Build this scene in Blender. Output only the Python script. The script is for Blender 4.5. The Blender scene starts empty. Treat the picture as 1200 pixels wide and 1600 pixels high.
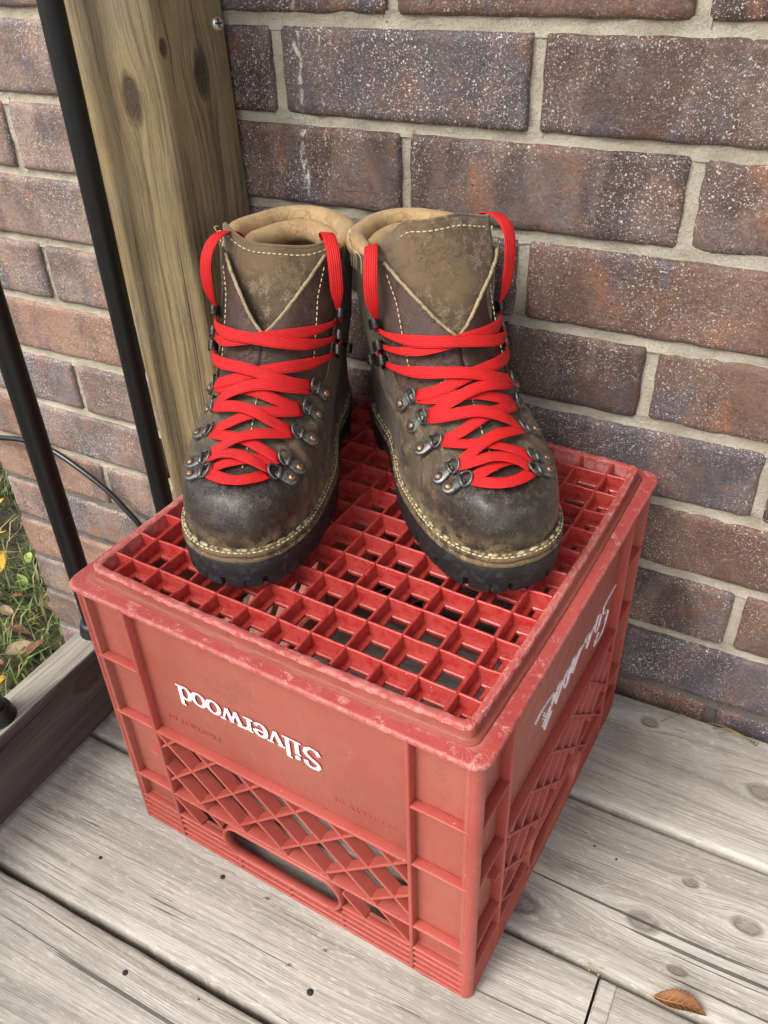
import bpy, bmesh, math, random
from mathutils import Vector, Matrix, noise as mnoise
random.seed(7)
PI = math.pi
scene = bpy.context.scene

# ------------------------------------------------------------------ camera
RC = ((0.8854188242, 0.4636753435, -0.0322285815),
      (0.2487827249, -0.5313534762, -0.8097966653),
      (-0.3926075158, 0.7089912970, -0.5858247856))
CAM = Vector((0.6539, -0.6331, 0.6633))
cam_data = bpy.data.cameras.new('camera')
cam = bpy.data.objects.new('camera', cam_data)
scene.collection.objects.link(cam)
mw = Matrix.Identity(4)
for i in range(3):
    mw[i][0] = RC[0][i]; mw[i][1] = -RC[1][i]; mw[i][2] = -RC[2][i]; mw[i][3] = CAM[i]
cam.matrix_world = mw
cam_data.sensor_fit = 'VERTICAL'
cam_data.sensor_height = 36.0
cam_data.lens = 36.0 * 1321.86 / 1600.0
cam_data.clip_start = 0.02
cam_data.clip_end = 400.0
scene.camera = cam

# ------------------------------------------------------------------ world, sun, exposure
SUN_EL, SUN_AZ = math.radians(50), math.radians(205)      # azimuth clockwise from +Y
world = bpy.data.worlds.new('World'); scene.world = world; world.use_nodes = True
wn = world.node_tree; wn.nodes.clear()
sky = wn.nodes.new('ShaderNodeTexSky'); sky.sky_type = 'NISHITA'; sky.sun_disc = False
sky.sun_elevation = SUN_EL; sky.sun_rotation = SUN_AZ
sky.air_density = 1.0; sky.dust_density = 4.0; sky.ozone_density = 1.0
hs = wn.nodes.new('ShaderNodeHueSaturation'); hs.inputs['Saturation'].default_value = 0.45
bg = wn.nodes.new('ShaderNodeBackground'); bg.inputs['Strength'].default_value = 0.15
wo = wn.nodes.new('ShaderNodeOutputWorld')
wn.links.new(sky.outputs[0], hs.inputs['Color']); wn.links.new(hs.outputs[0], bg.inputs['Color']); wn.links.new(bg.outputs[0], wo.inputs['Surface'])
sun_d = bpy.data.lights.new('sun', 'SUN'); sun_d.energy = 1.1; sun_d.angle = math.radians(24); sun_d.color = (1.0, 0.965, 0.91)
sun = bpy.data.objects.new('sun', sun_d); scene.collection.objects.link(sun)
sdir = Vector((math.sin(SUN_AZ) * math.cos(SUN_EL), math.cos(SUN_AZ) * math.cos(SUN_EL), math.sin(SUN_EL)))
sun.rotation_euler = sdir.to_track_quat('Z', 'Y').to_euler()
vs = scene.view_settings
vs.view_transform = 'Standard'; vs.look = 'None'; vs.gamma = 1.0; vs.use_curve_mapping = False
vs.exposure = 1.0
scene.cycles.max_bounces = 6; scene.cycles.diffuse_bounces = 3; scene.cycles.glossy_bounces = 2

# ------------------------------------------------------------------ node helpers
class G:
    def __init__(s, name):
        s.mat = bpy.data.materials.new(name); s.mat.use_nodes = True
        s.t = s.mat.node_tree; s.t.nodes.clear()
        s.out = s.t.nodes.new('ShaderNodeOutputMaterial')
        s.b = s.t.nodes.new('ShaderNodeBsdfPrincipled')
        s.t.links.new(s.b.outputs[0], s.out.inputs[0])
    def put(s, sock, v):
        if isinstance(v, bpy.types.NodeSocket): s.t.links.new(v, sock)
        elif v is not None:
            if hasattr(sock.default_value, '__len__') and not hasattr(v, '__len__'):
                v = (v,) * len(sock.default_value)
            elif hasattr(v, '__len__') and len(v) == 3 and len(sock.default_value) == 4: v = tuple(v) + (1.0,)
            sock.default_value = v
    def n(s, ty, props=None, **ins):
        nd = s.t.nodes.new(ty)
        for k, v in (props or {}).items(): setattr(nd, k, v)
        for k, v in ins.items(): s.put(nd.inputs[k.replace('_', ' ')], v)
        return nd
    def m(s, op, a, b=0.0, c=0.0, clamp=False):
        nd = s.t.nodes.new('ShaderNodeMath'); nd.operation = op; nd.use_clamp = clamp
        s.put(nd.inputs[0], a); s.put(nd.inputs[1], b); s.put(nd.inputs[2], c)
        return nd.outputs[0]
    def v(s, op, a, b=(0, 0, 0)):
        nd = s.t.nodes.new('ShaderNodeVectorMath'); nd.operation = op
        s.put(nd.inputs[0], a); s.put(nd.inputs[1], b)
        return nd.outputs[0]
    def xyz(s, x, y, z):
        nd = s.t.nodes.new('ShaderNodeCombineXYZ')
        for i, q in enumerate((x, y, z)): s.put(nd.inputs[i], q)
        return nd.outputs[0]
    def sep(s, vec):
        nd = s.t.nodes.new('ShaderNodeSeparateXYZ'); s.put(nd.inputs[0], vec); return nd.outputs
    def obj(s): return s.n('ShaderNodeTexCoord').outputs['Object']
    def uv(s): return s.n('ShaderNodeTexCoord').outputs['UV']
    def pos(s): return s.n('ShaderNodeNewGeometry').outputs['Position']
    def point(s): return s.n('ShaderNodeNewGeometry').outputs['Pointiness']
    def rnd(s): return s.n('ShaderNodeObjectInfo').outputs['Random']
    def noise(s, vec, sc, det=4.0, ro=0.55, dist=0.0):
        nd = s.n('ShaderNodeTexNoise'); s.put(nd.inputs['Vector'], vec)
        s.put(nd.inputs['Scale'], sc); nd.inputs['Detail'].default_value = det
        nd.inputs['Roughness'].default_value = ro; nd.inputs['Distortion'].default_value = dist
        return nd.outputs[0]
    def voro(s, vec, sc, feat='F1', rand=1.0):
        nd = s.n('ShaderNodeTexVoronoi', {'feature': feat}); s.put(nd.inputs['Vector'], vec); s.put(nd.inputs['Scale'], sc)
        nd.inputs['Randomness'].default_value = rand
        return nd
    def mr(s, x, a, b, c=0.0, d=1.0, smooth=True):
        nd = s.n('ShaderNodeMapRange', {'interpolation_type': 'SMOOTHSTEP' if smooth else 'LINEAR'})
        for i, q in enumerate((x, a, b, c, d)): s.put(nd.inputs[i], q)
        return nd.outputs[0]
    def mix(s, f, a, b, mode='MIX'):
        nd = s.n('ShaderNodeMix', {'data_type': 'RGBA', 'blend_type': mode})
        s.put(nd.inputs[0], f); s.put(nd.inputs[6], a); s.put(nd.inputs[7], b)
        return nd.outputs[2]
    def bump(s, h, strength=0.5, dist=0.001, nrm=None):
        nd = s.n('ShaderNodeBump'); s.put(nd.inputs['Height'], h)
        nd.inputs['Strength'].default_value = strength; nd.inputs['Distance'].default_value = dist
        if nrm is not None: s.put(nd.inputs['Normal'], nrm)
        return nd.outputs[0]
    def done(s, col, rough=0.6, nrm=None, **kw):
        s.put(s.b.inputs['Base Color'], col); s.put(s.b.inputs['Roughness'], rough)
        if nrm is not None: s.put(s.b.inputs['Normal'], nrm)
        for k, v in kw.items(): s.put(s.b.inputs[k.replace('_', ' ')], v)
        return s.mat

def C(r, g, b):            # sRGB 0..255 -> linear
    def f(c):
        c /= 255.0
        return c / 12.92 if c <= 0.04045 else ((c + 0.055) / 1.055) ** 2.4
    return (f(r), f(g), f(b))

M = {}
# ---- brick
def brick_mat(name, base0, base1, warm, keep):
    g = G(name)
    p = g.pos(); r = g.rnd()
    pv = g.v('ADD', p, g.xyz(0.0, g.m('MULTIPLY', r, 37.0), 0.0))
    sx, sy, sz = g.sep(p)
    band = g.noise(g.v('MULTIPLY', pv, (1.0, 1.0, 0.45)), 22.0, 3.0, 0.55, 0.6)
    blotch = g.noise(pv, 38.0, 4.0, 0.6, 0.4)
    fine = g.noise(pv, 420.0, 5.0, 0.65)
    col = g.mix(g.mr(band, 0.40, 0.62), base0, base1)
    col = g.mix(g.mr(g.m('ADD', g.m('MULTIPLY', blotch, 0.7), g.m('MULTIPLY', r, 0.13)), 0.42, 0.58, 0.0, 0.75), col, warm)
    col = g.mix(g.mr(r, 0.62, 0.85, 0.0, 0.42), col, C(92, 94, 106))
    col = g.mix(g.mr(r, 0.38, 0.12, 0.0, 0.40), col, warm)
    pw = g.v('MULTIPLY', pv, (1.0, 1.0, 0.5))
    col = g.mix(g.mr(g.noise(pw, 27.0, 5.0, 0.62, 0.3), 0.55, 0.74, 0.0, 0.62), col, C(166, 108, 76))
    col = g.mix(g.mr(g.noise(g.v('ADD', pw, (5, 3, 9)), 24.0, 5.0, 0.62, 0.5), 0.50, 0.70, 0.0, 0.62), col, C(86, 92, 106))
    col = g.mix(g.mr(fine, 0.35, 0.7, 0.0, 0.5), col, C(62, 52, 48))
    wv = g.v('ADD', pv, g.v('MULTIPLY', g.n('ShaderNodeTexNoise', None, Vector=pv, Scale=300.0).outputs[1], (0.004, 0.004, 0.004)))
    def specks(sc, lo, hi, keep):
        vo = g.voro(wv, sc)
        rv = g.sep(vo.outputs['Color'])[0]
        lim = g.mr(rv, keep, 1.0, 0.0, hi, False)
        return g.m('LESS_THAN', vo.outputs['Distance'], lim)
    dens = g.m('MULTIPLY', g.mr(g.noise(pv, 14.0, 3.0), 0.34, 0.60, 0.15, 1.0), g.mr(r, 0.0, 1.0, 0.7, 1.0, False))
    pit = g.mr(g.noise(pv, 95.0, 5.0, 0.7), 0.66, 0.72)
    col = g.mix(g.m('MULTIPLY', pit, 0.7), col, C(40, 32, 30))
    scar = g.mr(g.m('ABSOLUTE', g.m('SUBTRACT', g.noise(g.v('MULTIPLY', pv, (1.0, 1.0, 1.7)), 46.0, 4.0, 0.65, 1.2), 0.5)), 0.012, 0.0)
    col = g.mix(g.m('MULTIPLY', scar, g.mr(g.noise(pv, 17.0, 2.0), 0.52, 0.62, 0.0, 0.45)), col, C(176, 140, 118))
    s1 = g.m('MULTIPLY', specks(560.0, 0, 0.45, keep + 0.05), 0.9)
    s2 = g.m('MULTIPLY', specks(960.0, 0, 0.5, keep - 0.15), 0.7)
    sp = g.m('MAXIMUM', s1, s2)
    col = g.mix(g.m('MULTIPLY', sp, dens), col, C(226, 221, 214))
    # pale paint run down two courses
    wob = g.m('MULTIPLY', g.m('SUBTRACT', g.noise(g.v('MULTIPLY', p, (0, 0, 1)), 60.0, 3.0), 0.5), 0.012)
    dx = g.m('ABSOLUTE', g.m('ADD', g.m('SUBTRACT', sx, 0.2405), wob))
    drip = g.m('MULTIPLY', g.mr(dx, 0.0012, 0.0045, 1.0, 0.0), g.mr(g.noise(g.v('MULTIPLY', p, (1, 1, 0.5)), 170.0, 4.0, 0.7), 0.47, 0.6))
    dx2 = g.m('ABSOLUTE', g.m('ADD', g.m('SUBTRACT', sx, 0.262), wob))
    drip2 = g.m('MULTIPLY', g.mr(dx2, 0.0004, 0.0016, 1.0, 0.0), g.mr(g.noise(p, 260.0, 3.0, 0.7), 0.52, 0.62))
    drip = g.m('MULTIPLY', g.m('MAXIMUM', drip, drip2), g.m('MULTIPLY', g.mr(sz, 0.45, 0.47), g.mr(sz, 0.575, 0.62, 1.0, 0.25)))
    col = g.mix(drip, col, C(214, 208, 196))
    hgt = g.m('SUBTRACT', g.m('ADD', g.m('MULTIPLY', g.noise(pv, 120.0, 7.0, 0.75), 1.0), g.m('MULTIPLY', sp, 0.35)), g.m('ADD', g.m('MULTIPLY', pit, 0.6), g.m('MULTIPLY', scar, 0.25)))
    M[name] = g.done(col, g.mr(fine, 0.3, 0.7, 0.42, 0.68), g.bump(hgt, 0.85, 0.0018))
brick_mat('brick', C(84, 66, 61), C(124, 103, 94), C(140, 98, 70), 0.46)
brick_mat('lit_brick', C(124, 102, 93), C(162, 138, 126), C(184, 132, 98), 0.30)      # paler, denser-speckled copy of brick; brighter light left of post put into colour
# ---- mortar
g = G('mortar'); p = g.pos()
a = g.noise(p, 30.0, 4.0); b = g.noise(p, 700.0, 4.0, 0.7)
col = g.mix(g.mr(a, 0.3, 0.7), C(168, 159, 140), C(196, 187, 168))
col = g.mix(g.mr(b, 0.5, 0.75, 0.0, 0.55), col, C(98, 90, 80))
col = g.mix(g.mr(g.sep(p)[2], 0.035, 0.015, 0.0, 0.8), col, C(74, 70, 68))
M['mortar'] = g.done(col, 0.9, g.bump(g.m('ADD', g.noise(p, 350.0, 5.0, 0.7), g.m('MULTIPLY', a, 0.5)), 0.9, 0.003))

# ---- weathered wood. along/across are world axes; knots = (along, across, half-length, half-width)
def wood(name, along, across, light, mid, dark, knots=(), streak=1.0, warm=None, rough=0.8, depth=0.0011, hatch=0.0, seedoff=0.0, kn=0.66):
    g = G(name); p = g.pos(); q = g.sep(p); r = g.rnd()
    al = q[along]
    ac = q[across[0]]
    for extra in across[1:]: ac = g.m('ADD', ac, q[extra])
    roff = g.m('MULTIPLY', r, 11.3)
    core = 0.0; rims = 0.0; rad = 0.0; ac0 = ac; kn_n = g.m('SUBTRACT', g.noise(p, 160.0, 3.0), 0.5) if knots else 0.0
    for (ka, kc, la, wc) in knots:
        da = g.m('DIVIDE', g.m('SUBTRACT', al, ka), la); dc0 = g.m('SUBTRACT', ac, kc); dc = g.m('DIVIDE', dc0, wc)
        r2 = g.m('ADD', g.m('MULTIPLY', da, da), g.m('MULTIPLY', dc, dc))
        gs = g.m('POWER', 2.71828, g.m('MULTIPLY', r2, -0.22))
        ac = g.m('SUBTRACT', ac, g.m('MULTIPLY', g.m('MULTIPLY', dc0, gs), 0.93))
        wobk = g.m('ADD', r2, kn_n)
        core = g.m('MAXIMUM', core, g.mr(wobk, 0.45, 1.05, 1.0, 0.0))
        rim = g.m('MULTIPLY', g.mr(wobk, 0.25, 0.8), g.mr(wobk, 0.9, 1.9, 1.0, 0.0)); rims = g.m('MAXIMUM', rims, rim)
        rad = g.m('MAXIMUM', rad, g.m('MULTIPLY', g.mr(r2, 1.4, 1.0, 0.0, 1.0), g.m('ADD', 0.5, g.m('MULTIPLY', g.m('SINE', g.m('MULTIPLY', g.m('SQRT', g.m('MAXIMUM', wobk, 0.0)), 21.0)), 0.5))))
    bend = g.m('MULTIPLY', g.m('SUBTRACT', g.noise(g.xyz(g.m('ADD', g.m('MULTIPLY', al, 1.6), roff), g.m('MULTIPLY', ac, 3.5), seedoff), 1.0, 2.0), 0.5), 0.05)
    ac = g.m('ADD', ac, bend); ac0 = g.m('ADD', ac0, bend)
    def gr(fa, fc, det=3.0, ro=0.6, dz=0.0, src=None):
        return g.noise(g.xyz(g.m('ADD', g.m('MULTIPLY', al, fa), roff), g.m('MULTIPLY', src or ac, fc), g.m('ADD', roff, dz)), 1.0, det, ro)
    broad = gr(2.2, 38.0, 3.0, 0.55, 1.0)
    lines = gr(5.0, 190.0, 4.0, 0.65, 4.0)
    hair = gr(26.0, 900.0, 3.0, 0.7, 7.0)
    crack = gr(1.8, 210.0, 2.0, 0.5, 9.0, ac0)
    col = g.mix(g.mr(broad, 0.34, 0.66), mid, light)
    if warm is not None: col = g.mix(g.mr(g.noise(p, 9.0, 3.0, 0.6), 0.45, 0.66, 0.0, 0.85), col, warm)
    col = g.mix(g.m('MULTIPLY', g.mr(lines, 0.46, 0.66), 0.62 * streak), col, dark)
    col = g.mix(g.m('MULTIPLY', g.mr(hair, 0.50, 0.70), 0.5), col, dark)
    if hatch:       # raised fibres worn by the weather
        hv = g.noise(g.xyz(g.m('MULTIPLY', al, 95.0), g.m('MULTIPLY', ac, 420.0), roff), 1.0, 3.0, 0.7)
        col = g.mix(g.m('MULTIPLY', g.mr(hv, 0.52, 0.68), hatch), col, tuple(min(1.0, c * 1.35) for c in light))
    ck = g.mr(crack, 0.695, 0.715)
    col = g.mix(g.m('MULTIPLY', ck, 0.8), col, tuple(c * 0.25 for c in dark))
    stain = g.mr(g.noise(p, 5.0, 4.0, 0.6), 0.50, 0.72, 0.0, 0.45)
    col = g.mix(stain, col, dark)
    kc2 = g.mix(g.m('ADD', g.m('MULTIPLY', g.noise(p, 420.0, 4.0, 0.7), 0.6), g.m('MULTIPLY', rad, 0.4)), C(30, 24, 20), C(96, 74, 56))
    if knots: col = g.mix(g.m('MULTIPLY', core, kn), col, kc2); col = g.mix(g.m('MULTIPLY', rims, 0.55), col, tuple(c * 0.55 for c in dark))
    check = g.mr(gr(9.0, 480.0, 2.0, 0.5, 21.0, ac0), 0.70, 0.73)
    col = g.mix(g.m('MULTIPLY', check, 0.7), col, tuple(c * 0.3 for c in dark))
    h = g.m('SUBTRACT', g.m('ADD', g.m('MULTIPLY', lines, -0.8), g.m('MULTIPLY', hair, -0.7)), g.m('MULTIPLY', check, 0.8))
    h = g.m('SUBTRACT', h, g.m('MULTIPLY', ck, 1.6))
    h = g.m('SUBTRACT', h, g.m('MULTIPLY', core, g.noise(p, 500.0, 3.0)))
    M[name] = g.done(col, rough, g.bump(h, 0.8, depth))

wood('deck_wood', 0, (1,), C(198, 192, 180), C(168, 162, 151), C(122, 115, 106),
     [(0.653, -0.234, 0.012, 0.0075), (0.727, -0.201, 0.011, 0.0065), (0.685, -0.26, 0.007, 0.004), (0.719, -0.068, 0.012, 0.0085),
      (0.61, -0.032, 0.008, 0.006), (0.68, -0.184, 0.006, 0.004), (0.345, -0.30, 0.012, 0.007), (0.555, -0.262, 0.02, 0.010)],
     streak=0.75, hatch=0.45, depth=0.0013, kn=0.5)
wood('post_wood', 2, (0, 1), C(168, 148, 108), C(140, 120, 86), C(78, 62, 44),
     [(0.545, 0.0552, 0.017, 0.0085), (0.5564, 0.1353, 0.016, 0.008), (0.5795, 0.0955, 0.006, 0.004)],
     streak=1.15, warm=C(140, 128, 106), depth=0.0016, hatch=0.25, kn=0.9)
wood('rail_wood', 1, (0,), C(176, 170, 154), C(148, 142, 128), C(104, 98, 88), [], streak=1.0, depth=0.0012)
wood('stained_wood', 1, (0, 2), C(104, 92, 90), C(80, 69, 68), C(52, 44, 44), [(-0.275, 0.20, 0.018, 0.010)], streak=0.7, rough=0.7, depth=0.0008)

# ---- black paint, cable rubber
g = G('black_paint'); p = g.pos()
M['black_paint'] = g.done(g.mix(g.mr(g.noise(p, 260.0, 4.0, 0.7), 0.62, 0.7, 0.0, 0.35), (0.006, 0.0065, 0.007), (0.035, 0.035, 0.035)), 0.42, g.bump(g.noise(p, 900.0, 3.0), 0.15, 0.0004))
g = G('cable_rubber'); p = g.pos()
M['cable_rubber'] = g.done((0.012, 0.013, 0.015), 0.28, g.bump(g.noise(p, 200.0, 2.0), 0.1, 0.0005))

# ---- crate plastic
def plastic(name, a, b, scuff, scuffcol, edge, rough):
    g = G(name); p = g.obj(); pt = g.point()
    big = g.noise(p, 9.0, 4.0, 0.6); mid = g.noise(p, 75.0, 5.0, 0.7); fine = g.noise(p, 900.0, 4.0, 0.7)
    col = g.mix(g.mr(big, 0.35, 0.65), a, b)
    dirt = g.m('MULTIPLY', g.mr(mid, 0.52, 0.68), g.mr(fine, 0.45, 0.6))
    col = g.mix(g.m('MULTIPLY', dirt, 0.10), col, C(110, 66, 56))
    col = g.mix(g.m('MULTIPLY', g.mr(fine, 0.48, 0.62), 0.10), col, C(214, 140, 124))
    sc = g.m('MULTIPLY', g.mr(g.noise(p, 85.0, 9.0, 0.8, 0.4), 0.64 - scuff, 0.67 - scuff), g.mr(fine, 0.44, 0.52))
    col = g.mix(g.m('MULTIPLY', sc, 0.75), col, scuffcol)
    scl = g.mr(g.noise(g.v('MULTIPLY', g.v('ADD', p, (g.noise(p, 20.0, 2.0))), (14.0, 14.0, 700.0)), 1.0, 4.0, 0.7), 0.66 - scuff * 0.5, 0.69 - scuff * 0.5)
    col = g.mix(g.m('MULTIPLY', scl, 0.55), col, scuffcol)
    grime = g.m('MULTIPLY', g.mr(g.noise(p, 18.0, 5.0, 0.65), 0.50, 0.68), g.mr(g.noise(p, 1300.0, 3.0, 0.7), 0.46, 0.58))
    col = g.mix(g.m('MULTIPLY', grime, 0.5), col, C(84, 52, 44))
    if edge:
        ed = g.m('MULTIPLY', g.mr(pt, 0.515, 0.57), g.mr(g.noise(p, 160.0, 4.0, 0.7), 0.36, 0.56))
        col = g.mix(g.m('MULTIPLY', ed, edge), col, scuffcol)
    speck = g.m('LESS_THAN', g.voro(p, 260.0).outputs['Distance'], g.mr(g.noise(p, 40.0, 2.0), 0.5, 0.8, 0.0, 0.16))
    col = g.mix(g.m('MULTIPLY', speck, 0.7), col, C(226, 190, 178))
    scr = g.noise(g.v('MULTIPLY', p, (30, 30, 420)), 1.0, 3.0, 0.7)
    h = g.m('ADD', g.m('ADD', g.m('MULTIPLY', mid, 0.5), g.m('MULTIPLY', fine, 0.25)), g.m('MULTIPLY', scr, 0.12))
    M[name] = g.done(col, g.mr(mid, 0.3, 0.7, rough - 0.08, rough + 0.14), g.bump(h, 0.35, 0.0008))
plastic('faded_plastic', C(156, 80, 67), C(166, 92, 77), -0.10, C(192, 116, 100), 0.0, 0.50)
plastic('rim_plastic', C(160, 58, 55), C(172, 72, 66), 0.09, C(214, 156, 146), 0.5, 0.50)
plastic('ridge_plastic', C(166, 64, 60), C(180, 84, 78), 0.10, C(212, 150, 140), 0.6, 0.60)
plastic('groove_plastic', C(136, 62, 50), C(152, 78, 62), -0.02, C(176, 116, 96), 0.0, 0.55)
plastic('deep_plastic', C(158, 30, 26), C(170, 38, 34), -0.12, C(190, 88, 80), 0.45, 0.32)
plastic('rail_plastic', C(164, 70, 60), C(176, 84, 72), -0.10, C(200, 122, 106), 0.0, 0.44)
g = G('letter_white'); p = g.obj()
M['letter_white'] = g.done(g.mix(g.mr(g.noise(p, 420.0, 5.0, 0.7), 0.55, 0.62, 0.0, 0.75), C(246, 240, 243), C(206, 138, 138)), 0.5)
g = G('letter_side'); M['letter_side'] = g.done(C(150, 60, 58), 0.55)

# ---- leathers
def leather(name, a, b, worn, wornamt, rough, toe=False, nap=0.0):
    g = G(name); p = g.obj(); q = g.sep(p)
    big = g.noise(p, 26.0, 5.0, 0.6, 0.3); mid = g.noise(p, 130.0, 6.0, 0.72); fine = g.noise(p, 1100.0, 4.0, 0.7)
    col = g.mix(g.mr(big, 0.34, 0.66), a, b)
    if toe:
        tz = g.m('ADD', g.mr(q[0], 0.228, 0.262), g.m('MULTIPLY', g.m('SUBTRACT', big, 0.5), 0.9), clamp=True)
        col = g.mix(g.m('MULTIPLY', tz, 0.92), col, C(34, 27, 24))
    wm = g.m('MULTIPLY', g.mr(mid, 0.48, 0.60), g.mr(big, 0.34, 0.60))
    wm = g.m('MULTIPLY', wm, g.mr(fine, 0.44, 0.54))
    if toe: wm = g.m('MULTIPLY', wm, g.m('SUBTRACT', 1.0, g.m('MULTIPLY', tz, 0.55)))
    col = g.mix(g.m('MULTIPLY', wm, wornamt), col, worn)
    scr = g.mr(g.noise(g.v('ADD', g.v('MULTIPLY', p, (55, 260, 170)), (3, 1, 7)), 1.0, 5.0, 0.75), 0.60, 0.68)
    col = g.mix(g.m('MULTIPLY', scr, 0.5 * wornamt), col, worn)
    if toe:
        low = g.m('MULTIPLY', g.mr(q[2], 0.052, 0.034), g.mr(g.noise(p, 90.0, 5.0, 0.7), 0.40, 0.6))
        col = g.mix(g.m('MULTIPLY', low, 0.75), col, C(150, 128, 92))
    crz = g.mr(g.m('ABSOLUTE', g.m('SUBTRACT', g.noise(g.v('MULTIPLY', p, (1.6, 0.7, 0.8)), 120.0, 4.0, 0.6, 0.8), 0.5)), 0.03, 0.0)
    crz = g.m('MULTIPLY', crz, g.mr(g.noise(p, 32.0, 3.0), 0.44, 0.58))
    col = g.mix(g.m('MULTIPLY', crz, 0.5), col, tuple(c * 0.45 for c in b))
    cell = g.voro(p, 950.0, 'DISTANCE_TO_EDGE').outputs['Distance']
    h = g.m('ADD', g.m('MULTIPLY', g.mr(cell, 0.0, 0.25), 0.18), g.m('SUBTRACT', g.m('ADD', g.m('MULTIPLY', mid, 0.6), g.m('MULTIPLY', fine, 0.3)), g.m('MULTIPLY', crz, 0.5)))
    rr = g.mr(mid, 0.3, 0.7, rough - 0.08, rough + 0.14)
    if toe: rr = g.m('SUBTRACT', rr, g.m('MULTIPLY', tz, 0.27))
    M[name] = g.done(col, rr, g.bump(h, 0.7, 0.0011), Sheen_Weight=nap, Sheen_Roughness=0.5, Coat_Weight=g.m('MULTIPLY', tz, 0.35) if toe else 0.0, Coat_Roughness=0.28)
leather('vamp_leather', C(90, 74, 54), C(58, 47, 36), C(142, 120, 88), 0.9, 0.50, True, 0.08)
leather('flap_leather', C(84, 57, 45), C(64, 44, 36), C(128, 98, 78), 0.35, 0.42)
leather('tongue_leather', C(116, 92, 62), C(82, 63, 43), C(174, 152, 122), 0.8, 0.75, False, 0.35)
leather('lining_leather', C(192, 160, 112), C(170, 134, 88), C(218, 196, 158), 0.6, 0.6, False, 0.15)
leather('edge_leather', C(176, 158, 124), C(150, 130, 98), C(206, 190, 156), 0.6, 0.8)
leather('welt_leather', C(116, 96, 68), C(58, 46, 35), C(182, 164, 124), 1.0, 0.75)
g = G('rubber'); p = g.obj()
M['rubber'] = g.done(g.mix(g.mr(g.noise(p, 140.0, 5.0, 0.7), 0.50, 0.72), C(27, 29, 31), C(62, 62, 62)), 0.6, g.bump(g.noise(p, 500.0, 4.0, 0.7), 0.4, 0.0008))
g = G('thread'); p = g.obj()
M['thread'] = g.done(g.mix(g.noise(p, 300.0, 3.0), C(196, 178, 138), C(222, 206, 170)), 0.8)
g = G('welt_thread'); p = g.obj()
M['welt_thread'] = g.done(g.mix(g.mr(g.noise(p, 260.0, 4.0, 0.7), 0.40, 0.6), C(190, 176, 136), C(100, 84, 62)), 0.75, g.bump(g.noise(p, 1500.0, 2.0), 0.5, 0.0006))
g = G('metal'); p = g.obj()
M['metal'] = g.done(g.mix(g.mr(g.noise(p, 420.0, 4.0, 0.7), 0.45, 0.65), C(112, 112, 108), C(74, 68, 62)), 0.40, g.bump(g.noise(p, 700.0, 3.0), 0.2, 0.0004), Metallic=0.65)
g = G('rivet_metal'); p = g.obj()
M['rivet_metal'] = g.done(g.mix(g.mr(g.noise(p, 500.0, 4.0, 0.7), 0.42, 0.62), C(150, 122, 96), C(92, 78, 64)), 0.38, None, Metallic=0.8)
g = G('dark_metal'); p = g.obj()
M['dark_metal'] = g.done(g.mix(g.mr(g.noise(p, 600.0, 4.0, 0.7), 0.55, 0.72), C(44, 43, 42), C(112, 92, 74)), 0.32, None, Metallic=0.7)
g = G('zinc'); p = g.obj()
M['zinc'] = g.done(g.mix(g.mr(g.noise(p, 500.0, 4.0, 0.7), 0.5, 0.7), C(186, 186, 176), C(120, 110, 96)), 0.35, None, Metallic=0.7)
g = G('nail_iron'); M['nail_iron'] = g.done(C(38, 34, 32), 0.7)
# lace: woven ribs run lengthwise, picks crosswise (uv in metres)
g = G('lace_cloth'); u = g.sep(g.uv())
rib = g.m('ABSOLUTE', g.m('SINE', g.m('MULTIPLY', u[1], PI / 0.00155)))
row = g.m('FLOOR', g.m('DIVIDE', u[1], 0.00155))
pick = g.m('ABSOLUTE', g.m('SINE', g.m('ADD', g.m('MULTIPLY', u[0], PI / 0.0011), g.m('MULTIPLY', row, PI / 2))))
hh = g.m('ADD', g.m('POWER', rib, 0.6), g.m('MULTIPLY', pick, 0.35))
lp_ = g.obj(); soil_ = g.mr(g.noise(lp_, 70.0, 4.0, 0.6), 0.48, 0.7, 0.0, 0.35)
col = g.mix(soil_, g.mix(g.mr(hh, 0.15, 0.85), C(172, 8, 11), C(214, 16, 19)), C(150, 22, 20))
M['lace_cloth'] = g.done(col, 0.65, g.bump(hh, 0.7, 0.0006))

# ---- plants
def leafmat(name, a, b, vein):
    g = G(name); p = g.obj()
    M[name] = g.done(g.mix(g.mr(g.noise(p, 60.0, 4.0, 0.6), 0.35, 0.65), a, b), 0.6, g.bump(g.noise(p, 300.0, 3.0), 0.4, 0.001), Subsurface_Weight=0.0)
leafmat('grass_blade', C(70, 92, 40), C(110, 128, 62), 0)
leafmat('dry_blade', C(150, 134, 84), C(122, 108, 70), 0)
leafmat('brown_leaf', C(124, 84, 50), C(96, 66, 42), 0)
leafmat('tan_leaf', C(140, 120, 88), C(112, 92, 66), 0)
leafmat('yellow_leaf', C(206, 160, 44), C(180, 128, 36), 0)
leafmat('green_leaf', C(112, 138, 58), C(150, 166, 84), 0)
leafmat('rust_leaf', C(142, 92, 52), C(104, 68, 42), 0)
leafmat('leaf_vein', C(196, 150, 96), C(178, 132, 80), 0)
g = G('soil'); p = g.pos()
M['soil'] = g.done(g.mix(g.mr(g.noise(p, 40.0, 6.0, 0.7), 0.35, 0.65), C(52, 46, 34), C(92, 84, 52)), 0.95, g.bump(g.noise(p, 120.0, 6.0, 0.7), 1.0, 0.01))
g = G('deck_grit'); M['deck_grit'] = g.done(C(186, 170, 130), 0.9)

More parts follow.
